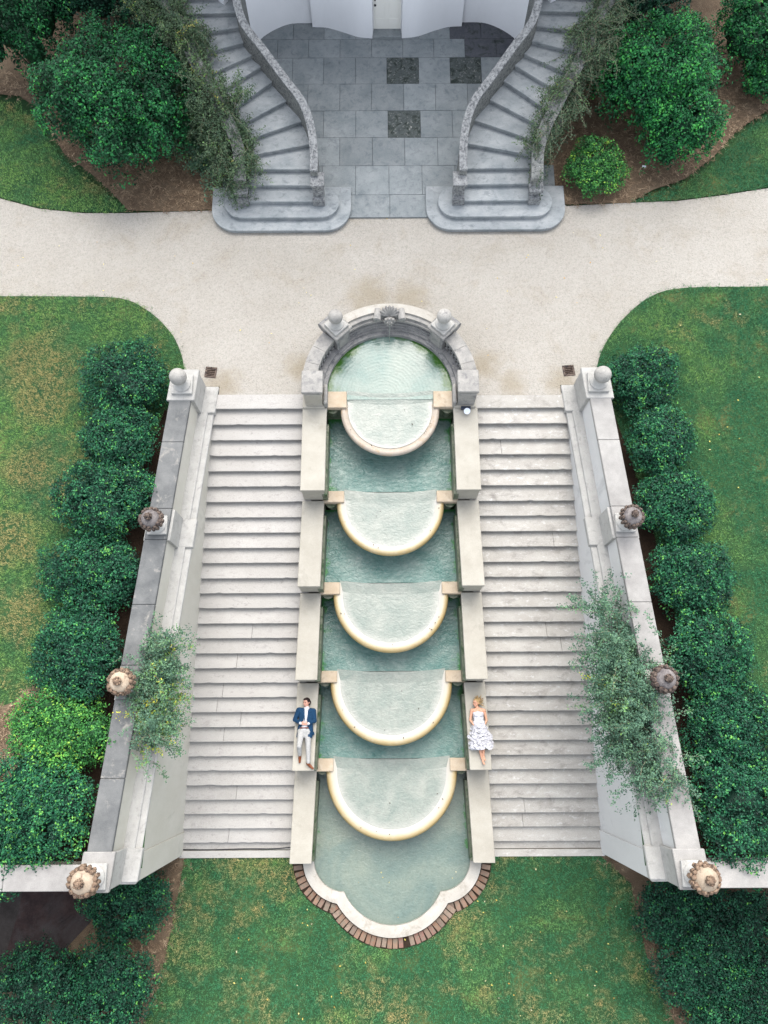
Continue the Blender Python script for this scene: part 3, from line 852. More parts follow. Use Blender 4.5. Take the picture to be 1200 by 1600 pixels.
# ------------------------------------------------------------------ finials
def ball_finial(x, y, z, r, label, group, ps=.27, rotz=0):
    f = empty('ball_finial', (x, y, z), label, 'finial', group)
    f.rotation_euler.z = rotz
    bm = BM(); box(bm, -ps, ps, -ps, ps, 0, .09); build('plinth', bm, m_mould, f, bevel=.012)
    bm = BM(); lathe(bm, [(.0, .09), (ps * .86, .09), (ps * .86, .13), (ps * .6, .17), (ps * .5, .24), (ps * .62, .29), (ps * .55, .32), (0, .32)], 24); build('neck', bm, m_mould, f, smooth=True)
    bm = BM(); bmesh.ops.create_uvsphere(bm, u_segments=32, v_segments=20, radius=r, matrix=Matrix.Translation((0, 0, .29 + r))); build('ball', bm, m_ball, f, smooth=True, angle=80)
    return f


ball_finial(-(fx(8.9) + .60), 8.87, 1.02, .222, 'pale stone ball on the wall end beside the hedge in the golden lawn', 'stone balls on the wall ends')
ball_finial(fx(8.9) + .60, 8.87, 1.02, .222, 'grey stone ball on the wall end beside the deep green lawn hedge', 'stone balls on the wall ends')


def fruit_finial(x, y, z, s, label, seed, m_lid, m_fruit):
    f = empty('fruit_finial', (x, y, z), label, 'finial', 'carved fruit finials on the walls')
    r = random.Random(seed)
    f.rotation_euler.z = r.uniform(0, 6)
    f.scale = (s, s, s)
    bm = BM(); box(bm, -.26, .26, -.26, .26, 0, .08); build('plinth', bm, m_mould, f, bevel=.012); f.children[-1].rotation_euler.z = -f.rotation_euler.z
    bm = BM(); lathe(bm, [(0, .08), (.235, .08), (.24, .12), (.2, .15), (.15, .2), (.12, .3), (.15, .36), (.12, .4), (0, .4)], 24); build('foot', bm, m_mould, f, smooth=True)
    bm = BM(); lathe(bm, [(0, .38), (.12, .4), (.22, .48), (.27, .6), (.28, .68), (.22, .7), (0, .7)], 24); build('bowl', bm, m_lid, f, smooth=True)
    bm = BM()
    for ring, (rr, zz, n, q) in enumerate(((.275, .66, 15, .07), (.255, .74, 14, .062), (.285, .58, 15, .055))):
        for k in range(n):
            a = 2 * PI * (k + ring * .5) / n + r.uniform(-.08, .08)
            qq = q * r.uniform(.75, 1.25)
            blob(bm, (rr * math.cos(a), rr * math.sin(a), zz + r.uniform(-.02, .02)), (qq, qq, qq * r.uniform(.8, 1.2)), None, 1)
    build('fruit_garland', bm, m_fruit, f, smooth=True, angle=70)
    bm = BM(); lathe(bm, [(.25, .70), (.235, .77), (.19, .83), (.12, .87), (.0, .89)], 24); build('lid', bm, m_lid, f, smooth=True)
    bm = BM(); blob(bm, (0, 0, .95), (.075, .075, .11), None, 2)
    for k in range(16):
        a = k * 2.4; zz = .90 + .10 * k / 16; q = .035
        blob(bm, (.075 * math.cos(a), .075 * math.sin(a), zz), (q, q, q), None, 1)
    build('pine_cone_knob', bm, m_fruit, f, smooth=True, angle=70)
    return f


for (Y, s, l1, l2) in ((5.08, .92, 'carved fruit finial on dark cap, nearest the ball beside the golden lawn', 'carved fruit finial nearest the grey ball beside the deep green lawn'),
                       (1.22, .98, 'carved fruit finial with creeper hanging beside it near the sunlit shrub', 'carved fruit finial rising out of the broad grey green creeper'),
                       (-2.95, 1.04, 'carved fruit finial on the wall corner above the dark brick paving', 'carved fruit finial on the wall corner above the dark shrub bank')):
    fruit_finial(-(fx(Y) + .60), Y, 1.0 if Y > -2 else 1.02, s, l1, int(Y * 10 + 100), m_lid_sunlit if Y < 3 else m_lid_dark, m_fruit_sunlit if Y < 3 else m_fruit)
    fruit_finial(fx(Y) + .60, Y, 1.0 if Y > -2 else 1.02, s, l2, int(Y * 10 + 300), m_lid_sunlit if Y < -1 else m_lid_dark, m_fruit_sunlit if Y < -1 else m_fruit)

# ------------------------------------------------------------------ the two great flights
def flight(sg, label, mt):
    st = empty('stone_staircase', (sg * 3.9, -3.2, LOW), label, 'staircase', 'wide flights beside the cascade')
    r = random.Random(3 + sg)
    for i in range(30):
        z = -i * R_STEP
        yf = Y_NOSE - i * T_STEP + r.uniform(-.006, .006)
        yb = yf + T_STEP + .05 if i else 9.06
        xi, xo = co(yf) - .25, fx(yf) + .2
        xib, xob = co(yb) - .25, fx(yb) + .2
        z += r.uniform(-.003, .003)
        # riser under the overhanging nosing, then the tread slab
        bm = BM(); prism(bm, [(sg * xi, yf + .045), (sg * xo, yf + .045), (sg * xob, yb), (sg * xib, yb)], z - .35, z - .055)
        under(build('riser', bm, mt), st)
        cuts = [0, 1] if r.random() < .78 else [0, r.uniform(.25, .75), 1]      # some treads are two stones
        for c0, c1 in zip(cuts, cuts[1:]):
            g0, g1 = (.0025 if c0 else 0) / (xo - xi), (.0025 if c1 < 1 else 0) / (xo - xi)
            c0, c1 = c0 + g0, c1 - g1
            n = max(6, int(26 * (c1 - c0)))                                     # a slightly wavy, chipped nosing
            fr = [(sg * (xi + (xo - xi) * (c0 + (c1 - c0) * k / n)), yf + r.uniform(-.003, .003) + (r.uniform(.008, .022) if r.random() < .06 else 0)) for k in range(n + 1)]
            bk = [(sg * (xib + (xob - xib) * c), yb) for c in (c1, c0)]
            bm = BM(); dz = r.uniform(-.003, .003)
            prism(bm, fr + bk, z - .055, z + dz)
            under(build('step', bm, mt, bevel=.009), st)
    bm = BM(); box(bm, *sorted((sg * 2.4, sg * 6.12)), -3.12, -2.85, LOW - .2, LOW + .012); under(build('step', bm, mt, bevel=.008), st)
    bm = BM(); box(bm, *sorted((sg * 2.4, sg * 6.10)), -3.33, -3.135, LOW - .2, LOW + .05); under(build('kerb', bm, mt, bevel=.008), st)


flight(-1, 'wide pale stone flight between cascade and dark capped wall, beside the man', m_marble)
flight(1, 'wide pale stained stone flight between cascade and pale wall, beside the woman', m_marble_worn)
cable = tube(BM(), smooth_path([(-6.0, -3.10, LOW + .03), (-5.2, -3.11, LOW + .03), (-4.2, -3.09, LOW + .03), (-3.4, -3.09, LOW + .035), (-2.86, -3.05, LOW + .035)], 4), .013, n=6)
tag(build('cable', cable, m_black, smooth=True), 'thin dark cable along the foot of the stair', 'cable')

# ------------------------------------------------------------------ the water cascade
casc = empty('water_cascade', (0, 3, LOW), 'long stone water cascade of five bowls between two flights of steps', 'fountain')
def cadd(name, bm, mt, **k): return under(build(name, bm, mt, **k), casc)
D6 = 6 * R_STEP
blk = [(8.62, 6.27, 2.385, 2.40, 1.73, 1.75), (6.25, 3.86, 2.43, 2.51, 1.83, 1.90), (3.84, 1.47, 2.52, 2.61, 1.95, 2.01), (1.45, -.90, 2.63, 2.73, 2.04, 2.13), (-.92, -3.37, 2.74, 2.835, 2.13, 2.23)]
for k, (yb, yf, ob, of, ib, if_) in enumerate(blk):
    z = -k * D6 + .05
    for sg in (-1, 1):
        bm = BM(); prism(bm, [(sg * (ib + .05), yb), (sg * (if_ + .05), yf + .02), (sg * (of - .02), yf + .02), (sg * (ob - .02), yb)], z - 1.9, z - .13)
        prism(bm, [(sg * ib, yb), (sg * if_, yf), (sg * of, yf), (sg * ob, yb)], z - .13, z)
        cadd('cheek_block', bm, m_cream, bevel=.012)
        # thin channel lining seen between coping and water
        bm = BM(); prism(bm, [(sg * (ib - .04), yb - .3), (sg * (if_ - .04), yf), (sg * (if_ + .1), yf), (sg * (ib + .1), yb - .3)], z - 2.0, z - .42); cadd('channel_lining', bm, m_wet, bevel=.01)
slabs = [(9.13, 8.65, 1.19, 1.80), (6.54, 6.21, 1.28, 1.87), (4.15, 3.81, 1.425, 1.98), (1.785, 1.46, 1.53, 2.1), (-.60, -.955, 1.66, 2.2)]
bowlR = [1.36, 1.485, 1.61, 1.72, 1.865]


def radial_mesh(bm_obj, cx, cy, R, name='rr', xonly=False):
    me = bm_obj.data; n = len(me.vertices)
    co_ = np.empty(n * 3, np.float32); me.vertices.foreach_get('co', co_); co_ = co_.reshape(-1, 3)
    x = co_[:, 0] - cx; y = np.minimum(co_[:, 1] - cy, 0)
    a = me.attributes.new(name, 'FLOAT', 'POINT'); a.data.foreach_set('value', (np.sqrt(x * x + y * y) / R).astype(np.float32))


def bowl_shell(R, yc, yb, zr, prof, n=48):
    """Half-round dish carried straight back to the spill lip; prof = (radius factor, z)."""
    bm = BM(); rings = []
    for f, z in prof:
        pts = [(-f * R, yb), (-f * R, yc + (yb - yc) * .5)] + arc(0, yc, f * R, PI, 2 * PI, n) + [(f * R, yc + (yb - yc) * .5), (f * R, yb)]
        rings.append([bm.verts.new((x, y, zr + z)) for x, y in pts])
    for A, B in zip(rings, rings[1:]):
        for i in range(len(A) - 1): bm.faces.new((A[i], A[i + 1], B[i + 1], B[i]))
    return bm


for k, ((yb, yf, xi, xo), R) in enumerate(zip(slabs, bowlR)):
    z0 = -k * D6
    for sg in (-1, 1):
        bm = BM(); box(bm, *sorted((sg * xi, sg * xo)), yf, yb, z0 - .16, z0 + .035 if k else .02); cadd('spillway_slab', bm, m_slab, bevel=.015)
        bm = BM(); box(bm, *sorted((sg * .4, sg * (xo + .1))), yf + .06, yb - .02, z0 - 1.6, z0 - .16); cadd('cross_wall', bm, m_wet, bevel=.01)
        if k == 0 or True:   # little carved bracket below each slab
            bm = BM(); lathe(bm, [(0, -.75), (.07, -.72), (.12, -.5), (.16, -.3), (.17, -.17), (0, -.17)], 12, (sg * (xo - .22), yf + .07, z0)); cadd('bracket', bm, m_wet, smooth=True)
    zr = z0 - .03 if k == 0 else z0 + .005
    if k == 0: prof = [(.0, -.30), (.5, -.22), (.86, -.075), (.92, -.03), (.955, -.03), (.985, -.06), (1.0, -.12), (.97, -.2), (.8, -.45), (.5, -.72), (.28, -.85), (.22, -1.1)]
    else: prof = [(.0, -.22), (.5, -.2), (.76, -.14), (.83, -.082), (.875, -.055), (.92, -.04), (.95, -.048), (.98, -.085), (1.0, -.15), (.985, -.21), (.82, -.45), (.5, -.72), (.28, -.85), (.22, -1.1)]
    o = cadd('bowl', bowl_shell(R, yf, yb, zr, prof), m_bowl if k else m_bowl_tan, smooth=True, angle=70)
    radial_mesh(o, 0, yf, R)
    # water lying in the dish
    wr_ = .85 if k == 0 else .835
    zw = zr - (.062 if k == 0 else .078)
    o = cadd('bowl_water', bowl_shell(R, yf, yb - .02, zw, [(.0008, 0), (.3, 0), (.6, 0), (wr_ - .08, 0), (wr_, 0)], 40), m_bowl_water)
    radial_mesh(o, 0, yf, R)
    # the sheet of water sliding over the lip: slightly curved in plan
    bm = BM(); n = 16; rows_ = []
    for dy, dz in ((.06, z0 - .048 - zw), (-.02, z0 - .052 - zw), (-.10, (z0 - .052 - zw) * .6), (-.2, (z0 - .052 - zw) * .2), (-.34, -.01)):
        rows_.append([bm.verts.new((-(xi - .0) + 2 * xi * i / n, yb + dy - .10 * (1 - (2 * i / n - 1) ** 2), zw + dz)) for i in range(n + 1)])
    for A, B in zip(rows_, rows_[1:]):
        for i in range(n): bm.faces.new((A[i], A[i + 1], B[i + 1], B[i]))
    cadd('spill_sheet', bm, m_bowl_water, smooth=True)


rng_l = np.random.default_rng(77)
PL = []
for k, ((yb, yf, xi, xo), R) in enumerate(zip(slabs, bowlR)):
    for _ in range(7):
        a = rng_l.uniform(-PI * .95, -.05); q = rng_l.uniform(.86, .93) if rng_l.random() < .7 else rng_l.uniform(.2, .8)
        PL.append((q * R * math.cos(a), yf + q * R * math.sin(a), -k * D6 + (-.005 if q > .85 else -.05)))
PL = np.array(PL); NL = rng_l.normal(0, .2, PL.shape) + [0, 0, 1]; NL /= np.linalg.norm(NL, axis=1)[:, None]
tag(link('fallen_leaves', leaf_mesh('fallen_leaves', PL, NL, .05, np.zeros(len(PL)), rng_l), m_twig), 'dark wet leaf scraps caught on the bowl rims', 'leaves', None, 'stuff')


def water_sheet(name, poly, z, mt, edgef, nx=40, ny=40):
    """Level water clipped to a polygon, with an 'edge' attribute for the algae along the stone."""
    xs = [p[0] for p in poly]; ys = [p[1] for p in poly]
    x0, x1, y0, y1 = min(xs), max(xs), min(ys), max(ys)
    bm = BM()
    G = [[bm.verts.new((x0 + (x1 - x0) * i / nx, y0 + (y1 - y0) * j / ny, z)) for i in range(nx + 1)] for j in range(ny + 1)]
    for j in range(ny):
        for i in range(nx): bm.faces.new((G[j][i], G[j][i + 1], G[j + 1][i + 1], G[j + 1][i]))
    if poly and len(poly) > 4:
        bad = []
        for f in bm.faces:
            c = f.calc_center_median()
            if not in_poly(np.array([c.x]), np.array([c.y]), poly)[0]: bad.append(f)
        bmesh.ops.delete(bm, geom=bad, context='FACES')
    me_o = cadd(name, bm, mt)
    me = me_o.data; n = len(me.vertices)
    c = np.empty(n * 3, np.float32); me.vertices.foreach_get('co', c); c = c.reshape(-1, 3)
    a = me.attributes.new('edge', 'FLOAT', 'POINT'); a.data.foreach_set('value', edgef(c[:, 0], c[:, 1]).astype(np.float32))
    return me_o


for k in range(1, 5):
    yb, yf = slabs[k - 1][1] + .08, slabs[k][0] - .01
    wmx = blk[k - 1][5]
    water_sheet('pool_water', [(-wmx, yf), (wmx, yf), (wmx, yb), (-wmx, yb)], -k * D6 - .055, m_pool, lambda x, y, w=wmx, yb=yb: np.maximum(np.abs(x) / w, 1.06 - np.abs(y - yb) * .9))
# the round basin
water_sheet('basin_water', arc(BC[0], BC[1], 1.84, -.1, PI + .1, 40), -.06, m_basin_water,
            lambda x, y: np.hypot(x, y - BC[1]) / 1.75 * (1 + .04 * np.exp(-((np.abs(np.arctan2(y - BC[1], np.abs(x))) - .55) / .35) ** 2)) - .06 * (np.arctan2(y - BC[1], np.abs(x)) > 1.15), 90, 50)
# the lower pool
ZB = LOW + .07


def pool_line(off):
    a0 = (-1.36, -3.35, .87 + off); b0 = (0, -3.57, 1.51 + off)
    best = None
    for i in range(400):
        t = PI + PI * .75 * i / 400
        p = (a0[0] + a0[2] * math.cos(t), a0[1] + a0[2] * math.sin(t))
        d = abs(math.hypot(p[0] - b0[0], p[1] - b0[1]) - b0[2])
        if t > PI * 1.15 and (best is None or d < best[0]): best = (d, t, p)
    t = best[1]; p = best[2]
    tb = math.atan2(p[1] - b0[1], p[0] - b0[0]) % (2 * PI)
    left = arc(a0[0], a0[1], a0[2], PI, t, 14)
    mid = arc(b0[0], b0[1], b0[2], tb, 3 * PI - tb, 28)
    right = [(-x, y) for x, y in left[::-1]]
    return left, mid, right


def flat(L): return L[0] + L[1][1:-1] + L[2]


in_l, out_l = flat(pool_line(0)), flat(pool_line(.33))
wpoly = [(-2.26, -.9)] + flat(pool_line(.05)) + [(2.26, -.9)]
water_sheet('lower_pool_water', wpoly, ZB - .02, m_low_water, lambda x, y: np.where(y > -3.1, np.abs(x) / 2.26, .6), 110, 100)
bm = BM()
def ring(L, z): return [bm.verts.new((x, y, z)) for x, y in L]
a_, b_, c_, d_, e_ = ring(flat(pool_line(.0)), ZB - .25), ring(flat(pool_line(.0)), ZB + .09), ring(flat(pool_line(.07)), ZB + .125), ring(flat(pool_line(.31)), ZB + .10), ring(flat(pool_line(.33)), ZB - .25)
for A, B in ((a_, b_), (b_, c_), (c_, d_), (d_, e_)):
    for i in range(len(A) - 1): bm.faces.new((A[i], A[i + 1], B[i + 1], B[i]))
cadd('pool_rim', bm, m_rim, smooth=True, angle=35)
edging = empty('brick_edging', (0, -5.4, LOW), 'curved row of worn bricks edging the lower pool against the lawn', 'edging')
edging.parent = None
mo = pool_line(.335)[0] + [None] + pool_line(.335)[1] + [None] + pool_line(.335)[2]
bm = BM(); Lm0, Lm1 = flat(pool_line(.32)), flat(pool_line(.62))
A, B = [bm.verts.new((x, y, LOW + .028)) for x, y in Lm0], [bm.verts.new((x, y, LOW + .028)) for x, y in Lm1]
for i in range(len(A) - 1): bm.faces.new((A[i], A[i + 1], B[i + 1], B[i]))
under(build('mortar_bed', bm, m_dirt), edging)
brng = random.Random(9)


def lay_bricks(path, inward):
    P = [Vector((x, y)) for x, y in path]
    d = 0; acc = [0]
    for a, b in zip(P, P[1:]): d += (b - a).length; acc.append(d)
    n = int(d / .142)
    for k in range(n):
        s = (k + .5) * d / n
        for i in range(len(P) - 1):
            if acc[i] <= s <= acc[i + 1]: break
        t = (s - acc[i]) / (acc[i + 1] - acc[i]); p = P[i].lerp(P[i + 1], t); tg = (P[i + 1] - P[i]).normalized()
        nm = Vector((tg.y, -tg.x))
        if brng.random() < .03: continue
        bm = BM(); h = .13; w = .066 + brng.uniform(-.004, .002)
        box(bm, -w, w, .0, .25 + brng.uniform(-.015, .02), -.08, .055 + brng.uniform(-.014, .016))
        bmesh.ops.rotate(bm, verts=bm.verts, matrix=Matrix.Rotation(brng.uniform(-.05, .05), 3, 'X'))
        ang = math.atan2(nm.y, nm.x) - PI / 2 + brng.uniform(-.06, .06)
        bmesh.ops.rotate(bm, verts=bm.verts, matrix=Matrix.Rotation(ang, 3, 'Z'))
        bmesh.ops.translate(bm, verts=bm.verts, vec=(p.x, p.y, LOW))
        under(build('brick', bm, m_brick, bevel=.009), edging)


for part in pool_line(.345): lay_bricks(part, 1)

# ------------------------------------------------------------------ the round basin's wall
bas = empty('basin_wall', (0, 11, 0), 'weathered curved wall round the upper basin with shell, masks and two stone balls’ pedestals'.replace('’', ''), 'fountain wall')
bas['label'] = 'weathered curved stone wall round the upper basin with carved shell and piers'
def badd(name, bm, mt, **k): return under(build(name, bm, mt, **k), bas)
A45 = math.radians(47)
badd('inner_ledge', arc_prism(BM(), *BC, 1.73, 1.99, 0, PI, -.5, .07, 44), m_basin, smooth=True, bevel=.0)
badd('ledge_moulding', arc_prism(BM(), *BC, 1.84, 1.99, 0, PI, .07, .16, 44), m_basin, smooth=True)
badd('base_course', arc_prism(BM(), *BC, 1.97, 2.40, 0, PI, -.3, .13, 44), m_rim, smooth=True)
for sg in (0, 1):
    a0, a1 = (0.06, A45 - .12) if not sg else (PI - A45 + .12, PI - .06)
    badd('side_wall', arc_prism(BM(), *BC, 2.02, 2.28, a0, a1, .13, .50, 16), m_basin, smooth=True)
    for i in range(3):
        b0 = a0 + (a1 - a0) * i / 3; b1 = a0 + (a1 - a0) * (i + 1) / 3
        badd('cap_stone', arc_prism(BM(), *BC, 1.97, 2.36, b0 + .002, b1 - .002, .50, .62, 6), m_basin_cap, smooth=True)
    # carved guilloche on the inside: raised links and black beads painting the shade of pierced holes
    bm = BM()
    for i in range(9):
        a = a0 + (a1 - a0) * (i + .5) / 9
        for zz in (.22, .40):
            M = Matrix.Rotation(a, 3, 'Z')
            c = (BC[0] + 2.0 * math.cos(a), BC[1] + 2.0 * math.sin(a), zz)
            blob(bm, c, (.035, .05, .07), M, 1)
    badd('carved_link', bm, m_basin, smooth=True)
    bm = BM()
    for i in range(10):
        a = a0 + (a1 - a0) * (i + .1) / 9.3
        for zz in (.20, .31, .42):
            c = (BC[0] + 2.017 * math.cos(a + .02 * (zz > .3)), BC[1] + 2.017 * math.sin(a + .02 * (zz > .3)), zz)
            blob(bm, c, (.02, .03, .045), Matrix.Rotation(a, 3, 'Z'), 1)
    badd('dark_hole_bead', bm, m_black)
# back wall between the pilasters, its top stepping up to the shell
n = 28
for r0, r1, z0, z1, mt, nm in ((1.98, 2.25, .13, .42, m_basin, 'back_wall'), (1.94, 2.12, .42, .50, m_basin_cap, 'back_moulding'), (2.0, 2.32, .50, .60, m_basin_cap, 'back_cap')):
    badd(nm, arc_prism(BM(), *BC, r0, r1, A45 + .1, PI - A45 - .1, z0, z1, n), mt, smooth=True)
badd('back_cap_pale', arc_prism(BM(), *BC, 2.12, 2.36, A45 + .12, PI - A45 - .12, .58, .66, n), m_rim, smooth=True)
for i in range(2):
    badd('back_ledge', arc_prism(BM(), *BC, 1.90 + .04 * i, 1.99, A45 + .12, PI - A45 - .12, .16 + .08 * i, .24 + .08 * i, n), m_basin, smooth=True)
for sg in (-1, 1):
    a = PI / 2 + sg * (PI / 2 - A45)
    c = Vector((BC[0] + 2.08 * math.cos(a), BC[1] + 2.08 * math.sin(a), 0))
    M = Matrix.Translation(c) @ Matrix.Rotation(a, 4, 'Z')
    def rot_box(x0, x1, y0, y1, z0, z1):
        bm = BM(); box(bm, x0, x1, y0, y1, z0, z1); bmesh.ops.transform(bm, matrix=M, verts=bm.verts); return bm
    badd('pilaster', rot_box(-.23, .27, -.235, .235, -.3, .82), m_basin, bevel=.015)
    badd('pilaster_foot', rot_box(-.30, .30, -.28, .28, -.3, .12), m_basin, bevel=.015)
    badd('pilaster_panel', rot_box(-.245, -.22, -.16, .16, .2, .7), m_basin_cap, bevel=.01)
    badd('pilaster_cap', rot_box(-.29, .33, -.295, .295, .82, .92), m_basin_cap, bevel=.02)
    # scroll buttress behind
    bm = BM(); lathe(bm, [(0, -.26), (.15, -.26), (.15, .26), (0, .26)], 20); bmesh.ops.rotate(bm, verts=bm.verts, matrix=Matrix.Rotation(PI / 2, 3, 'X')); bmesh.ops.translate(bm, verts=bm.verts, vec=(.36, 0, .66)); bmesh.ops.transform(bm, matrix=M, verts=bm.verts); badd('scroll', bm, m_basin, smooth=True)
    ball_finial(c.x + .02 * math.cos(a), c.y + .02 * math.sin(a), .92, .195, ('stone ball above the round basin on the man’s side' if sg > 0 else 'stone ball above the round basin on the woman’s side').replace('’s', ' in blazer' if sg > 0 else ' in dress').replace(' in blazer side', ' side'), 'stone balls on the basin wall', .235, a)
# end piers
for sg in (-1, 1):
    x0, x1 = sorted((sg * 1.80, sg * 2.32))
    badd('end_pier', box(BM(), x0 + .03, x1 - .03, 8.66, 9.26, -.3, .80), m_cream if sg < 0 else m_basin_cap, bevel=.012)
    badd('end_pier_cap', box(BM(), x0 - .02, x1 + .02, 8.68, 9.32, .80, .94), m_basin_cap, bevel=.02)
    badd('end_pier_foot', box(BM(), x0 - .06, x1 + .02, 8.60, 9.1, -.3, .13), m_cream, bevel=.02)
    badd('pier_scroll', box(BM(), *sorted((sg * 1.70, sg * 1.80)), 8.64, 9.2, -.3, .35), m_basin_cap, bevel=.03)
# shell, scrolls and mask at the back
bm = BM()
cs = Vector((0, BC[1] + 2.02, .60))
for i in range(9):
    a = PI * (i + .5) / 9
    L = .27
    d = Vector((math.cos(a), .55 * math.sin(a), .85 * math.sin(a))).normalized()
    rotm = d.to_track_quat('X', 'Z').to_matrix()
    blob(bm, cs + d * L * .55, (L * .62, .052, .06), rotm, 2)
badd('shell', bm, m_basin_cap, smooth=True, angle=70)
for sg in (-1, 1):
    bm = BM(); lathe(bm, [(0, -.17), (.06, -.175), (.105, -.16), (.105, .16), (.06, .175), (0, .17)], 18)
    bmesh.ops.rotate(bm, verts=bm.verts, matrix=Matrix.Rotation(PI / 2, 3, 'X')); bmesh.ops.rotate(bm, verts=bm.verts, matrix=Matrix.Rotation(sg * .12, 3, 'Z'))
    bmesh.ops.translate(bm, verts=bm.verts, vec=(sg * .33, BC[1] + 2.03, .62)); badd('scroll', bm, m_basin_cap, smooth=True)
bm = BM(); blob(bm, (0, BC[1] + 1.94, .46), (.17, .11, .16), None, 3)
for sx, sz, s in ((-.06, .52, .035), (.06, .52, .035), (0, .46, .04), (-.05, .40, .04), (.05, .40, .04), (-.13, .50, .05), (.13, .50, .05), (-.10, .60, .05), (.10, .60, .05), (0, .62, .05)):
    blob(bm, (sx, BC[1] + 1.84 + (.06 if abs(sx) > .08 or sz > .58 else 0), sz), (s, s, s), None, 1)
badd('mask', bm, m_basin_cap, smooth=True, angle=70)
tag(build('water_jet', tube(BM(), [(0, BC[1] + 1.84, .40), (0, BC[1] + 1.74, .34), (0, BC[1] + 1.64, .2), (0, BC[1] + 1.58, -.06)], .012, .009, 6), m_bowl_water, smooth=True), 'thin jet of water falling from the mask into the round basin', 'water jet')
bm = BM(); box(bm, -.13, .13, -.03, .05, 0, .10); pier_fitting = empty('fitting', (2.06, 8.57, .05), 'small white metal fitting at the foot of the basin pier on the woman side', 'light')  # unidentified fitting, shape guessed
build('bracket', bm, m_metal, pier_fitting, bevel=.01)
bm = BM(); lathe(bm, [(0, .0), (.05, .0), (.09, .10), (.085, .11), (0, .09)], 16); bmesh.ops.rotate(bm, verts=bm.verts, matrix=Matrix.Rotation(.7, 3, 'X')); bmesh.ops.translate(bm, verts=bm.verts, vec=(.02, -.06, .08)); build('fitting_head', bm, m_silver, pier_fitting, smooth=True)

# ------------------------------------------------------------------ drain grates in the gravel
for sg, lab in ((-1, 'square brick lined drain in the gravel by the pale ball finial'), (1, 'square brick lined drain in the gravel by the grey ball finial')):
    g = empty('drain', (sg * 4.96, 9.73, 0), lab, 'drain', 'drains at the stair heads'); g.rotation_euler.z = sg * .1
    bm = BM(); box(bm, -.15, .15, -.15, .15, -.02, .006); build('sump', bm, m_dirt, g)
    for a, b, c, d in ((-.16, .16, -.16, -.11), (-.16, .16, .11, .16), (-.16, -.11, -.11, .11), (.11, .16, -.11, .11)):
        bm = BM(); box(bm, a, b, c, d, -.02, .022); build('rim_brick', bm, m_fruit, g, bevel=.006)
    for i in range(4):
        bm = BM(); box(bm, -.11, .11, -.093 + i * .054, -.07 + i * .054, -.01, .016); build('grate_bar', bm, m_fruit, g, bevel=.004)
stake = empty('plant_label', at(1005, 263, .1) + (0.02,), 'tiny pale blue plant label in the straw by the broad shrub', 'label')
build('plate', box(BM(), -.055, .055, -.03, .03, .16, .17), m_silver, stake); build('stake', box(BM(), -.006, .006, -.006, .006, 0, .16), m_metal, stake)

# ------------------------------------------------------------------ shrubs
def shrub(name, px, py, rx, ry, h, base, n, size, seed, mat, label, group, mu=.45, sd=.2, nl=7, cat='shrub'):
    """px, py: middle of its outline in the photograph; rx, ry: half-width and half-depth in metres; h: height."""
    c = at(px, py, base + h * .5)
    gr = random.Random(seed * 7); k_ = 1 if rx > 1.6 else gr.uniform(.90, 1.02) if group == GR else gr.uniform(.98, 1.17); rx *= k_; ry *= k_ * gr.uniform(.98, 1.1); px += gr.uniform(-6, 6); h *= gr.uniform(.9, 1.12)
    root = empty(name, (c[0], c[1], base), label, cat, group)
    r = random.Random(seed)
    lobes = [(0, 0, h * .5, rx * .78, ry * .78, h * .5)]
    for i in range(nl):
        a = 2 * PI * i / nl + r.uniform(-.3, .3); q = r.uniform(.42, .58)
        q *= r.uniform(.85, 1.2); lobes.append((rx * q * math.cos(a), ry * q * math.sin(a), h * r.uniform(.36, .6), rx * r.uniform(.38, .52), ry * r.uniform(.38, .52), h * r.uniform(.32, .44)))
    for i in range(max(2, nl // 3)):
        a = r.uniform(0, 6.28); q = r.uniform(.1, .4)
        lobes.append((rx * q * math.cos(a), ry * q * math.sin(a), h * r.uniform(.6, .72), rx * r.uniform(.3, .42), ry * r.uniform(.3, .42), h * r.uniform(.25, .34)))
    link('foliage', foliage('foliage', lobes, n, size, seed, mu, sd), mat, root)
    bm = BM()
    for i in range(5):
        a = 2 * PI * i / 5 + .3
        tube(bm, [(0.05 * math.cos(a), .05 * math.sin(a), -.05), (rx * .2 * math.cos(a), ry * .2 * math.sin(a), h * .3), (rx * .45 * math.cos(a), ry * .45 * math.sin(a), h * .62)], .03, .012, 5)
    build('stems', bm, m_twig, root)
    return root


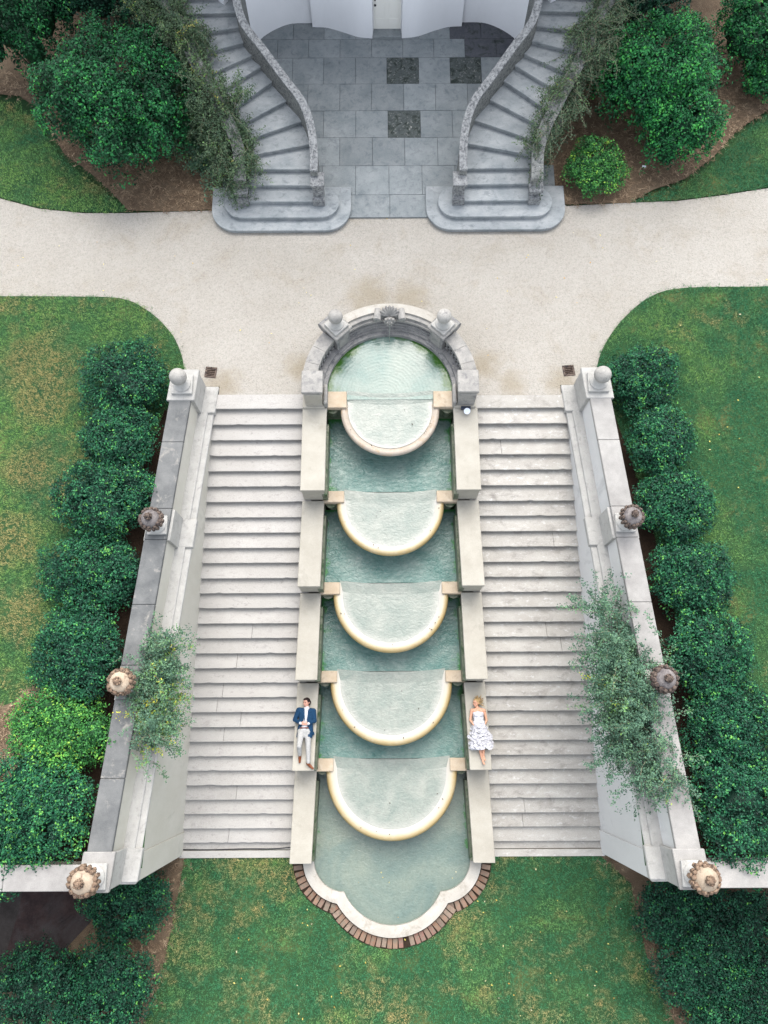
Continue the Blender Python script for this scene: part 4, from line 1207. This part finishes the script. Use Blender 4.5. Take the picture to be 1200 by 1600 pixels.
GL, GR, GH, GB = 'clipped shrubs along the golden lawn wall', 'clipped shrubs along the deep green lawn wall', 'shrubs beside the house stairs', 'shrubs in the lower beds'
S = [
    ('hedge_shrub', 198, 592, 1.22, 1.05, 1.25, 0, 12150, .062, 31, m_leaf, 'dark shrub beside the pale ball finial, top of the hedge', GL),
    ('hedge_shrub', 186, 690, 1.18, 1.0, 1.2, 0, 12150, .062, 32, m_leaf, 'dark shrub second from the pale ball finial in the hedge', GL),
    ('hedge_shrub', 166, 782, 1.18, 1.0, 1.2, 0, 12150, .062, 33, m_leaf, 'dark shrub behind the fruit finial nearest the pale ball', GL),
    ('hedge_shrub', 146, 893, 1.2, 1.05, 1.2, 0, 12150, .062, 34, m_leaf, 'dark shrub between the first and second fruit finials along the dark cap', GL),
    ('hedge_shrub', 117, 1022, 1.22, 1.15, 1.25, 0, 12825, .062, 35, m_leaf, 'dark shrub behind the creeper grown fruit finial', GL),
    ('hedge_shrub', 93, 1143, 1.08, .98, 1.2, 0, 11475, .062, 36, m_leaf_bright, 'bright sunlit yellow green shrub in the hedge', GL),
    ('hedge_shrub', 62, 1262, 1.45, 1.3, 1.3, 0, 14850, .062, 37, m_leaf, 'broad mid green shrub in the wall corner above the brick paving', GL, .60),
    ('hedge_shrub', -30, 1335, 1.2, 1.0, 1.2, 0, 9450, .062, 38, m_leaf, 'shrub half out of view behind the return wall cap', GL),
    ('hedge_shrub', 1005, 592, 1.05, 1.0, 1.2, 0, 11475, .062, 41, m_leaf, 'dark shrub beside the grey ball finial, top of its row', GR),
    ('hedge_shrub', 1033, 688, 1.08, .98, 1.2, 0, 11475, .062, 42, m_leaf, 'dark shrub second from the grey ball finial', GR),
    ('hedge_shrub', 1057, 790, 1.1, 1.05, 1.2, 0, 11475, .062, 43, m_leaf, 'dark shrub beside the fruit finial nearest the grey ball', GR),
    ('hedge_shrub', 1078, 902, 1.2, 1.05, 1.2, 0, 12150, .062, 44, m_leaf, 'dark shrub just above the broad creeper on the pale wall', GR),
    ('hedge_shrub', 1108, 1020, 1.25, 1.15, 1.25, 0, 12150, .062, 45, m_leaf, 'dark shrub beside the fruit finial that rises from the broad creeper', GR),
    ('hedge_shrub', 1146, 1135, 1.28, 1.15, 1.25, 0, 12825, .062, 46, m_leaf, 'dark shrub just below the creeper grown finial on the pale wall', GR),
    ('hedge_shrub', 1160, 1258, 1.35, 1.35, 1.35, 0, 14175, .062, 47, m_leaf, 'broad shrub in the wall corner above the dark shrub bank', GR),
    ('large_shrub', 190, 152, 2.42, 2.15, 3.2, 0, 36000, .085, 51, m_leaf_deep, 'huge rounded dark green shrub beside the curved stair', GH, .36, .22),
    ('large_shrub', 20, 40, 1.7, 1.7, 3.0, 0, 14000, .085, 52, m_leaf_deep, 'dark shrub in the photo corner beside the huge rounded shrub', GH, .3),
    ('large_shrub', 130, -20, 1.7, 1.6, 2.8, 0, 12000, .085, 53, m_leaf, 'dark shrub behind the huge rounded shrub', GH, .4),
    ('large_shrub', 225, 5, 1.2, 1.3, 2.2, 0, 10800, .062, 54, m_leaf, 'shrub wedged between huge shrub and creeper covered parapet', GH, .4),
    ('large_shrub', 1025, 118, 1.85, 1.7, 2.7, 0, 22000, .085, 55, m_leaf_deep, 'broad glossy green shrub beside the creeper covered curved parapet', GH, .55),
    ('large_shrub', 1062, 205, 1.15, 1.0, 1.9, 0, 9000, .08, 56, m_leaf_deep, 'lower lobe like shrub in front of the broad glossy shrub', GH, .55),
    ('large_shrub', 1185, 40, 1.3, 1.4, 2.4, 0, 10000, .085, 57, m_leaf_deep, 'glossy shrub in the photo corner beyond the broad shrub', GH, .5),
    ('large_shrub', 1195, 118, .75, .75, 1.1, 0, 4500, .08, 58, m_leaf_deep, 'low shrub at the photo edge beside the straw bed', GH, .5),
    ('small_shrub', 928, 262, .76, .82, 1.0, 0, 7425, .062, 59, m_leaf_bright, 'small bright green shrub in the straw by the curved stair foot', GH, .38),
    ('large_shrub', 1010, -15, 1.6, 1.2, 2.2, 0, 9000, .08, 60, m_leaf, 'dark shrub behind the broad glossy shrub', GH, .35),
    ('bed_shrub', 196, 1408, 1.25, 1.0, 1.3, LOW, 12150, .062, 61, m_leaf, 'dark shrub under the wall corner finial by the brick paving', GB, .4),
    ('bed_shrub', 60, 1548, 1.35, 1.25, 1.8, LOW, 14000, .065, 62, m_leaf, 'dark shrub in the corner beyond the brick paving', GB, .34),
    ('bed_shrub', 172, 1545, 1.3, 1.3, 1.5, LOW, 14000, .065, 63, m_leaf, 'dark shrub between the brick paving and the lower lawn', GB, .42),
    ('bed_shrub', 1062, 1432, 1.2, 1.0, 1.3, LOW, 12600, .065, 64, m_leaf, 'dark shrub under the wall corner finial on the dress side', GB, .3),
    ('bed_shrub', 1160, 1448, 1.35, 1.1, 1.6, LOW, 13300, .065, 65, m_leaf, 'dark shrub against the return wall in the dark bank', GB, .28),
    ('bed_shrub', 1098, 1520, 1.35, 1.1, 1.5, LOW, 14000, .065, 66, m_leaf, 'dark shrub in the bank beside the straw strip', GB, .4),
    ('bed_shrub', 1190, 1545, 1.3, 1.2, 1.7, LOW, 12600, .065, 67, m_leaf, 'dark shrub at the photo edge of the lower bank', GB, .3),
    ('bed_shrub', 1145, 1612, 1.3, 1.1, 1.5, LOW, 12600, .065, 68, m_leaf, 'dark shrub lowest in the bank beside the lower lawn', GB, .36),
]
for a in S: shrub(*a)

# ------------------------------------------------------------------ creepers
def creeper(name, roots, nst, leaves, size, seed, mat, label, spread, drop, mu=.45, stem_every=3, loc=(0, 0, 0), length=(.7, 1.7)):
    """roots: function(rng) -> start point and outward direction; stems arch over and hang."""
    rng = np.random.default_rng(seed); r = random.Random(seed)
    root = empty(name, loc, label, 'creeper')
    P, Dn, Tn = [], [], []
    bm = BM()
    clumps = [roots(rng) for _ in range(max(9, nst // 26))]
    for i in range(nst):
        if rng.random() < .72:
            p, d, yel = clumps[rng.integers(len(clumps))]
            p = np.array(p) + rng.normal(0, .10, 3); d = np.array(d) + rng.normal(0, .38, 3)
        else: p, d, yel = roots(rng)
        p = np.array(p, float); d = np.array(d, float)
        L = rng.uniform(*length); n = 9
        pts = [p.copy()]; v = d / np.linalg.norm(d)
        for k in range(n):
            v = v + np.array([0, 0, -drop * (k / n)]) + rng.normal(0, spread, 3)
            v /= np.linalg.norm(v)
            p = p + v * L / n; pts.append(p.copy())
        if i % stem_every == 0: tube(bm, [tuple(q) for q in pts], .007, .003, 3)
        pts = np.array(pts)
        t = rng.uniform(.1, 1, leaves) * n; ii = np.minimum(t.astype(int), n - 1)
        q = pts[ii] + (pts[ii + 1] - pts[ii]) * (t - ii)[:, None] + rng.normal(0, size * .8, (leaves, 3))
        P.append(q); Dn.append(rng.normal(0, .6, (leaves, 3)) + [0, 0, .8])
        Tn.append(np.full(leaves, rng.normal(mu, .16) + yel) + rng.normal(0, .10, leaves))
    P = np.concatenate(P); Dn = np.concatenate(Dn); Tn = np.concatenate(Tn)
    Dn /= np.linalg.norm(Dn, axis=1)[:, None]
    P -= np.array(loc)
    bmesh.ops.translate(bm, verts=bm.verts, vec=-Vector(loc))
    link('foliage', leaf_mesh('foliage', P, Dn, size, Tn, rng), mat, root)
    build('stems', bm, m_stem, root)
    return root


def rootsL(rng):
    y = np.clip(rng.normal(1.15, .68), -.6, 2.9)
    yel = .42 if (rng.random() < .5 and y < 1.0) else 0
    return (-(fx(y) + rng.uniform(-.1, .5)), y, rng.uniform(.2, 1.15)), (rng.uniform(.1, .9), rng.normal(0, .55), rng.uniform(-.1, .45)), yel


def rootsR(rng):
    y = np.clip(rng.normal(1.0, .9), -.9, 2.9)
    return ((fx(y) + rng.uniform(-.35, .65)), y, rng.uniform(.1, 1.25)), (-rng.uniform(-.1, .9), rng.normal(0, .55), rng.uniform(-.1, .5)), .25 if rng.random() < .06 else 0


creeper('wall_creeper', rootsL, 440, 70, .055, 71, m_vine, 'loose green and yellow creeper hanging over the wall beside the fruit finial', .22, .28, .48, 2, (-(fx(1) + .4), 1.0, .6), (.45, 1.15))
creeper('wall_creeper', rootsR, 820, 72, .055, 72, m_vine, 'broad feathery grey green creeper spilling over the pale wall onto the steps', .22, .28, .38, 3, (fx(1) + .4, .6, .6), (.55, 1.35))


def along(pts, side, mid=.18, sp=.32):
    P = np.array(pts); lo = 4
    def f(rng):
        i = int(rng.uniform(2, len(P) - 2)); t = rng.random()
        q = P[i] * (1 - t) + P[i + 1] * t
        d = P[i + 1] - P[i]
        o = rng.normal(mid, sp)
        q = q + np.array([side * o, rng.normal(0, .1), rng.uniform(.1, .75) - max(0, o - .25) * .8])
        s = rng.choice([-1, 1])
        return q, s * d * .9 / np.linalg.norm(d) + np.array([rng.normal(side * .12, .35), rng.normal(0, .2), rng.uniform(0, .25)]), .1 if rng.random() < .1 else 0
    return f


creeper('parapet_creeper', along(vineL_pts, -1), 1900, 55, .055, 73, m_vine_grey, 'dusty green creeper smothering the curved parapet beside the huge shrub', .16, .16, .48, 2, tuple(vineL_pts[20]), (.4, 1.1))
creeper('parapet_creeper', along(vineR_pts, 1, .08, .2), 950, 45, .055, 74, m_vine_grey, 'wiry grey green creeper along the curved parapet beside the broad glossy shrub', .14, .16, .42, 1, tuple(vineR_pts[20]), (.4, 1.1))

def under_roots(rng):
    t = rng.random()
    x, y = -5.3 - 1.5 * t + rng.normal(0, .35), 15.9 + 3.6 * t + rng.normal(0, .3)
    return (x, y, .03), (rng.normal(0, .8), rng.normal(0, .8), rng.uniform(.5, 1.4)), .12


creeper('undergrowth_plant', under_roots, 420, 40, .06, 75, m_vine, 'loose leafy undergrowth between the huge shrub and the creeper covered stair', .2, .25, .4, 4, (-6, 17.5, 0), (.4, 1.0))

# ------------------------------------------------------------------ people
def skin_mat(name, c):
    M = Mat(name, .55, .35); M.base(M.ramp(M.noise(14, 3), [(.3, tuple(q * .93 for q in c)), (.7, c)])); return M.m


def cloth_mat(name, a, b, rough=.85, scale=20):
    M = Mat(name, rough, .2); M.base(M.ramp(M.noise(scale, 4, .7), [(.35, a), (.65, b)])); M.bump(M.noise(scale * 1.2, 4, .6), .4, .012); return M.m


m_skin = skin_mat('fair_skin', (.42, .225, .165)); m_skin2 = skin_mat('tanned_skin', (.43, .23, .15))
m_blazer = cloth_mat('navy_blazer', (.004, .024, .058), (.006, .034, .08))
m_shirt = cloth_mat('white_shirt', (.38, .38, .41), (.46, .46, .48))
m_trouser = cloth_mat('stone_trousers', (.25, .25, .245), (.32, .32, .31))
m_shoe = cloth_mat('brown_leather', (.10, .028, .010), (.16, .046, .016), .35)
m_hair = cloth_mat('dark_hair', (.008, .004, .004), (.02, .011, .009), .5)
m_blonde = cloth_mat('blonde_hair', (.20, .125, .05), (.36, .25, .12), .5, 35)
m_root = cloth_mat('brown_hair', (.07, .035, .02), (.12, .06, .03), .5, 35)
m_dress = cloth_mat('white_dress', (.30, .30, .325), (.46, .46, .485), .8, 26)
m_lip = cloth_mat('lip', (.42, .14, .12), (.45, .16, .14), .5); m_belt = cloth_mat('belt', (.12, .04, .03), (.14, .05, .04), .5)
m_eye = cloth_mat('eye', (.05, .035, .03), (.06, .04, .035), .3)


def capsule(bm, a, b, ra, rb, flat=1.0, seg=10):
    """Tapered limb segment between two joints; flat squashes it vertically."""
    a, b = Vector(a), Vector(b); n = max(2, int((b - a).length / (min(ra, rb) * .7)) + 1)
    for i in range(n + 1):
        t = i / n; r = ra + (rb - ra) * t
        bmesh.ops.create_icosphere(bm, subdivisions=2, radius=1, matrix=Matrix.Translation(a.lerp(b, t)) @ Matrix.Diagonal((r, r, r * flat, 1)))


def remesh(name, bm, mat, parent, voxel=.009, smooth=4):
    """Fuse overlapping volumes into one continuous skin."""
    me = bpy.data.meshes.new(name); bm.to_mesh(me); bm.free()
    tmp = bpy.data.objects.new(name + '_tmp', me); COL.objects.link(tmp)
    m1 = tmp.modifiers.new('r', 'REMESH'); m1.mode = 'VOXEL'; m1.voxel_size = voxel; m1.use_smooth_shade = True
    m2 = tmp.modifiers.new('s', 'SMOOTH'); m2.iterations = smooth; m2.factor = .5
    dg = bpy.context.evaluated_depsgraph_get()
    out = bpy.data.meshes.new_from_object(tmp.evaluated_get(dg))
    bpy.data.objects.remove(tmp); out.name = name
    out.materials.clear(); out.materials.append(mat)
    return link(name, out, None, parent)


def hand(bm, w, dirv, out, up, s=1.0, curl=.5):
    """Palm with four unequal bent fingers and a thumb leaving its side. dirv: wrist to fingertips; out: thumb side; up: back of hand."""
    d, o, u = (Vector(v).normalized() for v in (dirv, out, up))
    o = (o - d * o.dot(d)).normalized(); u = d.cross(o) if d.cross(o).dot(u) > 0 else o.cross(d)
    w = Vector(w)
    for k, (off, ln) in enumerate(((.028, .072), (.010, .080), (-.009, .074), (-.027, .058))):
        base = w + d * .085 * s + o * off * s
        capsule(bm, w + o * off * .6 * s, base, .013 * s, .0115 * s)
        m1 = base + (d * math.cos(curl * .5) - u * math.sin(curl * .5)) * ln * .5 * s
        m2 = m1 + (d * math.cos(curl * 1.2) - u * math.sin(curl * 1.2)) * ln * .5 * s
        capsule(bm, base, m1, .0092 * s, .0085 * s); capsule(bm, m1, m2, .0085 * s, .0072 * s)
    t0 = w + d * .025 * s + o * .022 * s; t1 = t0 + (d * .6 + o * .75 - u * .2).normalized() * .045 * s; t2 = t1 + (d * .9 + o * .25 - u * .2).normalized() * .035 * s
    capsule(bm, t0, t1, .0125 * s, .010 * s); capsule(bm, t1, t2, .010 * s, .008 * s)


def head(bm, c, face, crown, s=1.0):
    """Skull, jaw, nose, brow and ears. face: where it looks; crown: towards the top of the head."""
    f, k = Vector(face).normalized(), Vector(crown).normalized(); k = (k - f * k.dot(f)).normalized(); sd = f.cross(k)
    B = Matrix((sd, f, k)).transposed()
    c = Vector(c)
    def el(off, r): bmesh.ops.create_icosphere(bm, subdivisions=3, radius=1, matrix=Matrix.Translation(c + B @ Vector(off) * s) @ B.to_4x4() @ Matrix.Diagonal((r[0] * s, r[1] * s, r[2] * s, 1)))
    el((0, -.008, .03), (.076, .096, .088)); el((0, .022, -.035), (.062, .070, .072)); el((0, .040, -.082), (.036, .036, .032))
    el((0, .096, -.012), (.012, .016, .026)); el((0, .108, -.024), (.015, .014, .012)); el((0, .084, .028), (.050, .016, .012))
    el((0, .083, -.056), (.022, .016, .010)); el((-.032, .076, -.022), (.02, .018, .018)); el((.032, .076, -.022), (.02, .018, .018))
    for q in (-1, 1): el((q * .077, -.012, -.008), (.010, .020, .030))
    return B


def face_bits(parent, c, B, s):
    bm = BM(); c = Vector(c)
    for q in (-1, 1): bmesh.ops.create_icosphere(bm, subdivisions=2, radius=.0105 * s, matrix=Matrix.Translation(c + B @ Vector((q * .031, .084, .008)) * s))
    build('eyes', bm, m_eye, parent, smooth=True)
    bm = BM(); bmesh.ops.create_icosphere(bm, subdivisions=2, radius=1, matrix=Matrix.Translation(c + B @ Vector((0, .095, -.055)) * s) @ B.to_4x4() @ Matrix.Diagonal((.020 * s, .007 * s, .006 * s, 1)))
    build('lips', bm, m_lip, parent, smooth=True)


ZT = -3 * D6 + .05      # top of the block they lie on
# ---- man, lying on his back, head towards the house, face turned away from the water
mx, mo_ = -2.345, Vector((-2.40, .05, ZT))
man = empty('person', tuple(mo_), 'man in navy blazer and pale trousers lying on the cascade wall, hands clasped', 'person')
def mp(x, y, z): return (x, y, z)
# joints, metres in the man's own frame: x across, y towards the head, z up
neck = (.065, .70, .115); hd = (.045, .86, .115)
shR_, shL_ = (-.165, .655, .10), (.235, .63, .10)
elR, elL = (-.275, .40, .075), (.275, .37, .075)
wrR, wrL = (-.095, .30, .235), (.115, .29, .235)
hipR, hipL = (-.09, .08, .10), (.095, .07, .10)
knR, knL = (-.115, -.30, .30), (.115, -.37, .12)
anR, anL = (-.115, -.545, .085), (.125, -.77, .075)
bm = BM()
Bm = head(bm, hd, (-.62, -.12, .78), (-.02, 1, .0), 1.04)
capsule(bm, (.05, .78, .10), neck, .055, .06)
capsule(bm, (.045, .62, .10), (.02, .30, .105), .10, .10, .9); capsule(bm, (-.08, .60, .10), (-.06, .3, .10), .09, .09, .9); capsule(bm, (.15, .6, .10), (.11, .3, .10), .09, .09, .9)
capsule(bm, (.01, .30, .10), (.0, .08, .10), .11, .11, .9); capsule(bm, hipR, hipL, .095, .095, .95)
for sh, el, wr in ((shR_, elR, wrR), (shL_, elL, wrL)):
    capsule(bm, sh, el, .052, .042); capsule(bm, el, wr, .040, .027)
for hp, kn, an in ((hipR, knR, anR), (hipL, knL, anL)):
    capsule(bm, hp, kn, .082, .056); capsule(bm, kn, an, .054, .036)
hand(bm, wrR, (.9, -.12, .10), (.1, .9, .3), (-.1, 0, 1), 1.05, .75)
hand(bm, wrL, (-.9, -.05, .12), (-.1, .9, .3), (.1, 0, 1), 1.05, .75)
body = remesh('body', bm, m_skin, man, .0065, 2)
face_bits(man, hd, Bm, 1.04)
# hair cap and short beard shading
def hair_cap(parent, c, B, s, mat, name='hair', back=.018, front=.045, extra=()):
    bm = BM(); c = Vector(c)
    for off, r in [((0, -.020, .042), (.084, .096, .090)), ((0, -.058, .0), (.080, .075, .085))] + list(extra):
        bmesh.ops.create_icosphere(bm, subdivisions=3, radius=1, matrix=Matrix.Translation(c + B @ Vector(off) * s) @ B.to_4x4() @ Matrix.Diagonal((r[0] * s, r[1] * s, r[2] * s, 1)))
    o = remesh(name, bm, mat, parent, .007, 2)
    return o
hair_cap(man, hd, Bm, 1.04, m_hair, extra=(((0, .045, .088), (.060, .042, .035)), ((-.07, .0, .03), (.016, .03, .04)), ((.07, .0, .03), (.016, .03, .04))))
# shirt
bm = BM()
capsule(bm, (.05, .665, .125), (.022, .30, .125), .088, .088, .95); capsule(bm, (.02, .3, .12), (.0, .14, .12), .098, .10, .95); capsule(bm, (.06, .715, .115), (.055, .66, .12), .066, .085, .9)
for el, wr in ((elR, wrR), (elL, wrL)):
    e, w = Vector(el), Vector(wr); capsule(bm, e.lerp(w, .75), e.lerp(w, .98), .041, .040)
remesh('shirt', bm, m_shirt, man, .008, 2)
# collar points
for q in (-1, 1):
    bm = BM(); prism(bm, [(.055 + q * .012, .70), (.055 + q * .058, .735), (.055 + q * .072, .685), (.055 + q * .03, .655)], [.205, .185, .18, .212], [.212, .192, .187, .219]); build('collar', bm, m_shirt, man, bevel=.002)
# belt and trousers
bm = BM(); capsule(bm, (-.10, .085, .11), (.105, .08, .11), .098, .098, 1.0); capsule(bm, (-.06, .12, .115), (.075, .115, .115), .10, .10, 1.0); capsule(bm, (0, .08, .12), (0, -.02, .12), .09, .07, 1.0)
for hp, kn, an in ((hipR, knR, anR), (hipL, knL, anL)):
    e, k2 = Vector(kn), Vector(an)
    capsule(bm, hp, kn, .102, .072); capsule(bm, kn, e.lerp(k2, .86), .070, .056)
remesh('trousers', bm, m_trouser, man, .009, 3)
bm = BM(); box(bm, -.125, .13, .165, .198, .12, .232); build('belt', bm, m_belt, man, bevel=.02)
# blazer: open at the front, two fronts with the skirt spread on the stone
bm = BM()
for q, sh, el, wr in ((-1, shR_, elR, wrR), (1, shL_, elL, wrL)):
    e, w = Vector(el), Vector(wr)
    capsule(bm, sh, el, .082, .062); capsule(bm, el, e.lerp(w, .80), .060, .048)
    capsule(bm, (.05 + q * .05, .655, .09), sh, .07, .082)
    capsule(bm, (.04 + q * .135, .60, .105), (.03 + q * .125, .25, .105), .078, .062, 1.25)
    capsule(bm, (.03 + q * .130, .25, .10), (.02 + q * .155, .02, .07), .075, .075, 1.15)
    capsule(bm, (.04 + q * .085, .62, .13), (.02 + q * .085, .32, .13), .055, .05, 1.55)
capsule(bm, (-.14, .20, .06), (-.185, -.035, .045), .058, .045, .7)
capsule(bm, (.11, .24, .125), (.115, -.03, .15), .058, .05, 1.0); capsule(bm, (.19, .06, .06), (.235, .03, .05), .06, .045, .7); capsule(bm, (.15, .10, .10), (.16, -.04, .10), .075, .07, 1.2)
capsule(bm, (-.05, .5, .04), (-.05, .1, .04), .05, .05, .7); capsule(bm, (.12, .5, .04), (.12, .1, .04), .05, .05, .7)
remesh('blazer', bm, m_blazer, man, .0085, 3)
for q in (-1, 1):   # lapels
    bm = BM(); prism(bm, [(.055 + q * .060, .70), (.055 + q * .115, .60), (.05 + q * .098, .56), (.035 + q * .035, .36), (.045 + q * .030, .42)], [.188, .205, .208, .205, .212], [.199, .216, .219, .216, .223]); build('lapel', bm, m_blazer, man, bevel=.002)
# shoes
for nm, an, dirv, up in (('shoe', anR, (-.02, -.95, .0), 1), ('shoe', anL, (.72, -.60, .25), 1)):
    bm = BM(); a = Vector(an); d = Vector(dirv).normalized()
    base = a + Vector((0, -.01, -.035))
    capsule(bm, a, base, .042, .042); capsule(bm, base - d * .045, base + d * .06, .038, .042, .9); capsule(bm, base + d * .06, base + d * .165, .043, .030, .75)
    remesh(nm, bm, m_shoe, man, .007, 2)
# ---- woman
wo = Vector((2.44, .05, ZT))
wom = empty('person', tuple(wo), 'barefoot blonde woman in strapless white ruffled dress lying on the cascade wall', 'person')
S_ = .93
hd = (-.095, .83, .115); neck = (-.06, .69, .10)
shR_, shL_ = (-.215, .625, .09), (.125, .62, .09)
elR, elL = (-.265, .37, .06), (.185, .36, .06)
wrR, wrL = (-.165, .215, .17), (.115, .235, .17)
hipR, hipL = (-.10, .12, .10), (.09, .12, .10)
knR, knL = (-.055, -.27, .12), (.075, -.24, .12)
anR, anL = (.025, -.665, .06), (.065, -.555, .055)
bm = BM()
Bw = head(bm, hd, (-.72, -.12, .68), (.05, 1, .0), .97)
capsule(bm, (-.08, .76, .095), neck, .042, .046)
capsule(bm, (-.05, .60, .09), (-.04, .30, .10), .085, .078, .9); capsule(bm, (-.13, .60, .09), (-.10, .32, .095), .07, .065, .95); capsule(bm, (.04, .6, .09), (.03, .32, .095), .07, .065, .95)
capsule(bm, (-.03, .66, .085), shR_, .055, .05); capsule(bm, (-.04, .66, .085), shL_, .055, .05)
capsule(bm, hipR, hipL, .10, .10); capsule(bm, (-.03, .32, .095), (0, .12, .10), .09, .11)
for sh, el, wr in ((shR_, elR, wrR), (shL_, elL, wrL)):
    capsule(bm, sh, el, .044, .035); capsule(bm, el, wr, .035, .024)
for hp, kn, an in ((hipR, knR, anR), (hipL, knL, anL)):
    k1, a1 = Vector(kn), Vector(an)
    capsule(bm, hp, kn, .08, .052); capsule(bm, kn, k1.lerp(a1, .35), .050, .050); capsule(bm, k1.lerp(a1, .35), an, .050, .030)
for an, d in ((anR, (.28, -.85, .25)), (anL, (.10, -.7, .2))):
    a = Vector(an); d = Vector(d).normalized()
    capsule(bm, a + Vector((0, .015, -.022)), a + d * .07, .028, .030, .9); capsule(bm, a + d * .07, a + d * .125, .030, .026, .75)
    sdv = d.cross(Vector((0, 0, 1))).normalized()
    for q, rr, ln in ((-.022, .011, .155), (-.007, .009, .152), (.005, .0085, .147), (.015, .008, .141), (.024, .0075, .134)):
        capsule(bm, a + d * .11 + sdv * q, a + d * ln + sdv * q, rr, rr * .9)
hand(bm, wrR, (.42, -.75, -.12), (.75, .2, 0), (0, .2, 1), .95, .35)
hand(bm, wrL, (-.40, -.75, -.12), (-.75, .2, 0), (0, .2, 1), .95, .35)
remesh('body', bm, m_skin2, wom, .006, 2)
face_bits(wom, hd, Bw, .97)
hair_cap(wom, hd, Bw, .97, m_blonde, extra=(((0, .035, .085), (.055, .04, .03)), ((.075, -.03, .0), (.03, .05, .08)), ((-.07, -.03, .03), (.03, .04, .06)), ((.09, -.06, -.06), (.035, .05, .07))))
bm = BM(); hr = random.Random(5)
for i in range(26):
    a0 = Vector((hd[0] + .05 + hr.uniform(-.03, .05), hd[1] + hr.uniform(-.02, .09), .10 + hr.uniform(-.03, .05)))
    th = hr.uniform(-.5, 2.1); L = hr.uniform(.10, .19)
    d = Vector((math.cos(th), math.sin(th), 0))
    tube(bm, [a0, a0 + d * L * .5 + Vector((0, 0, .02)), a0 + d * L + Vector((hr.uniform(-.03, .03), hr.uniform(-.03, .03), -.05))], .016, .006, 5)
build('loose_hair', bm, m_blonde, wom, smooth=True)
bm = BM()
for i in range(9):
    a0 = Vector((hd[0] + .085 + hr.uniform(-.01, .02), hd[1] + .02 + hr.uniform(-.03, .06), .14)); th = hr.uniform(.5, 1.7)
    d = Vector((math.cos(th), math.sin(th), 0)); tube(bm, [a0, a0 + d * .06, a0 + d * .11 + Vector((.015, 0, -.04))], .015, .006, 5)
build('dark_lock', bm, m_root, wom, smooth=True)
bm = BM(); blob(bm, Vector(hd) + Bw @ Vector((.082, -.01, -.045)), (.012, .012, .012)); build('earring', bm, m_shirt, wom, smooth=True)
# bodice
bm = BM()
capsule(bm, (-.045, .535, .10), (-.035, .28, .105), .098, .085, .95); capsule(bm, (-.125, .535, .10), (-.095, .30, .10), .075, .07, 1.05); capsule(bm, (.035, .535, .10), (.03, .30, .10), .075, .07, 1.05)
for q in (-.105, .015): blob(bm, (q, .50, .165), (.06, .055, .045), None, 3)
remesh('bodice', bm, m_dress, wom, .008, 2)
# skirt: full cone of fabric lying over the legs, covered in ruffles
bm = BM()
for q in range(7):
    x0, x1 = -.03 + (q - 3) * .030, -.005 + (q - 3) * .078
    capsule(bm, (x0, .29, .10), (x1, -.36 + .03 * abs(q - 3) * (q > 3), .10 if abs(q - 3) > 1 else .15), .085, .075, 1.25)
skirt = remesh('skirt', bm, m_dress, wom, .009, 3)
bm = BM(); rr = random.Random(12)
for row in range(9):
    y = .27 - row * .076
    half = .10 + .20 * min(1, (row + .8) / 5.0)
    cx = -.028 + row * .003
    nq = int(half * 2 / .048)
    for i in range(nq + 1):
        t = i / nq * 2 - 1
        x = cx + half * t + rr.uniform(-.012, .012)
        zz = .05 + .215 * math.sqrt(max(0, 1 - t * t)) * (1 - .02 * row)
        c = Vector((x, y + rr.uniform(-.045, .045), zz + rr.uniform(-.01, .03))); R0 = rr.uniform(.030, .058); m = 10
        v0 = bm.verts.new(c); ph = rr.uniform(0, 6)
        ringv = [bm.verts.new(c + Vector((R0 * math.cos(2 * PI * k / m), R0 * math.sin(2 * PI * k / m), .018 + .014 * math.sin(3 * 2 * PI * k / m + ph)))) for k in range(m)]
        for k in range(m): bm.faces.new((v0, ringv[k], ringv[(k + 1) % m]))
build('ruffles', bm, m_dress, wom, smooth=True, angle=80)['kind'] = 'stuff'
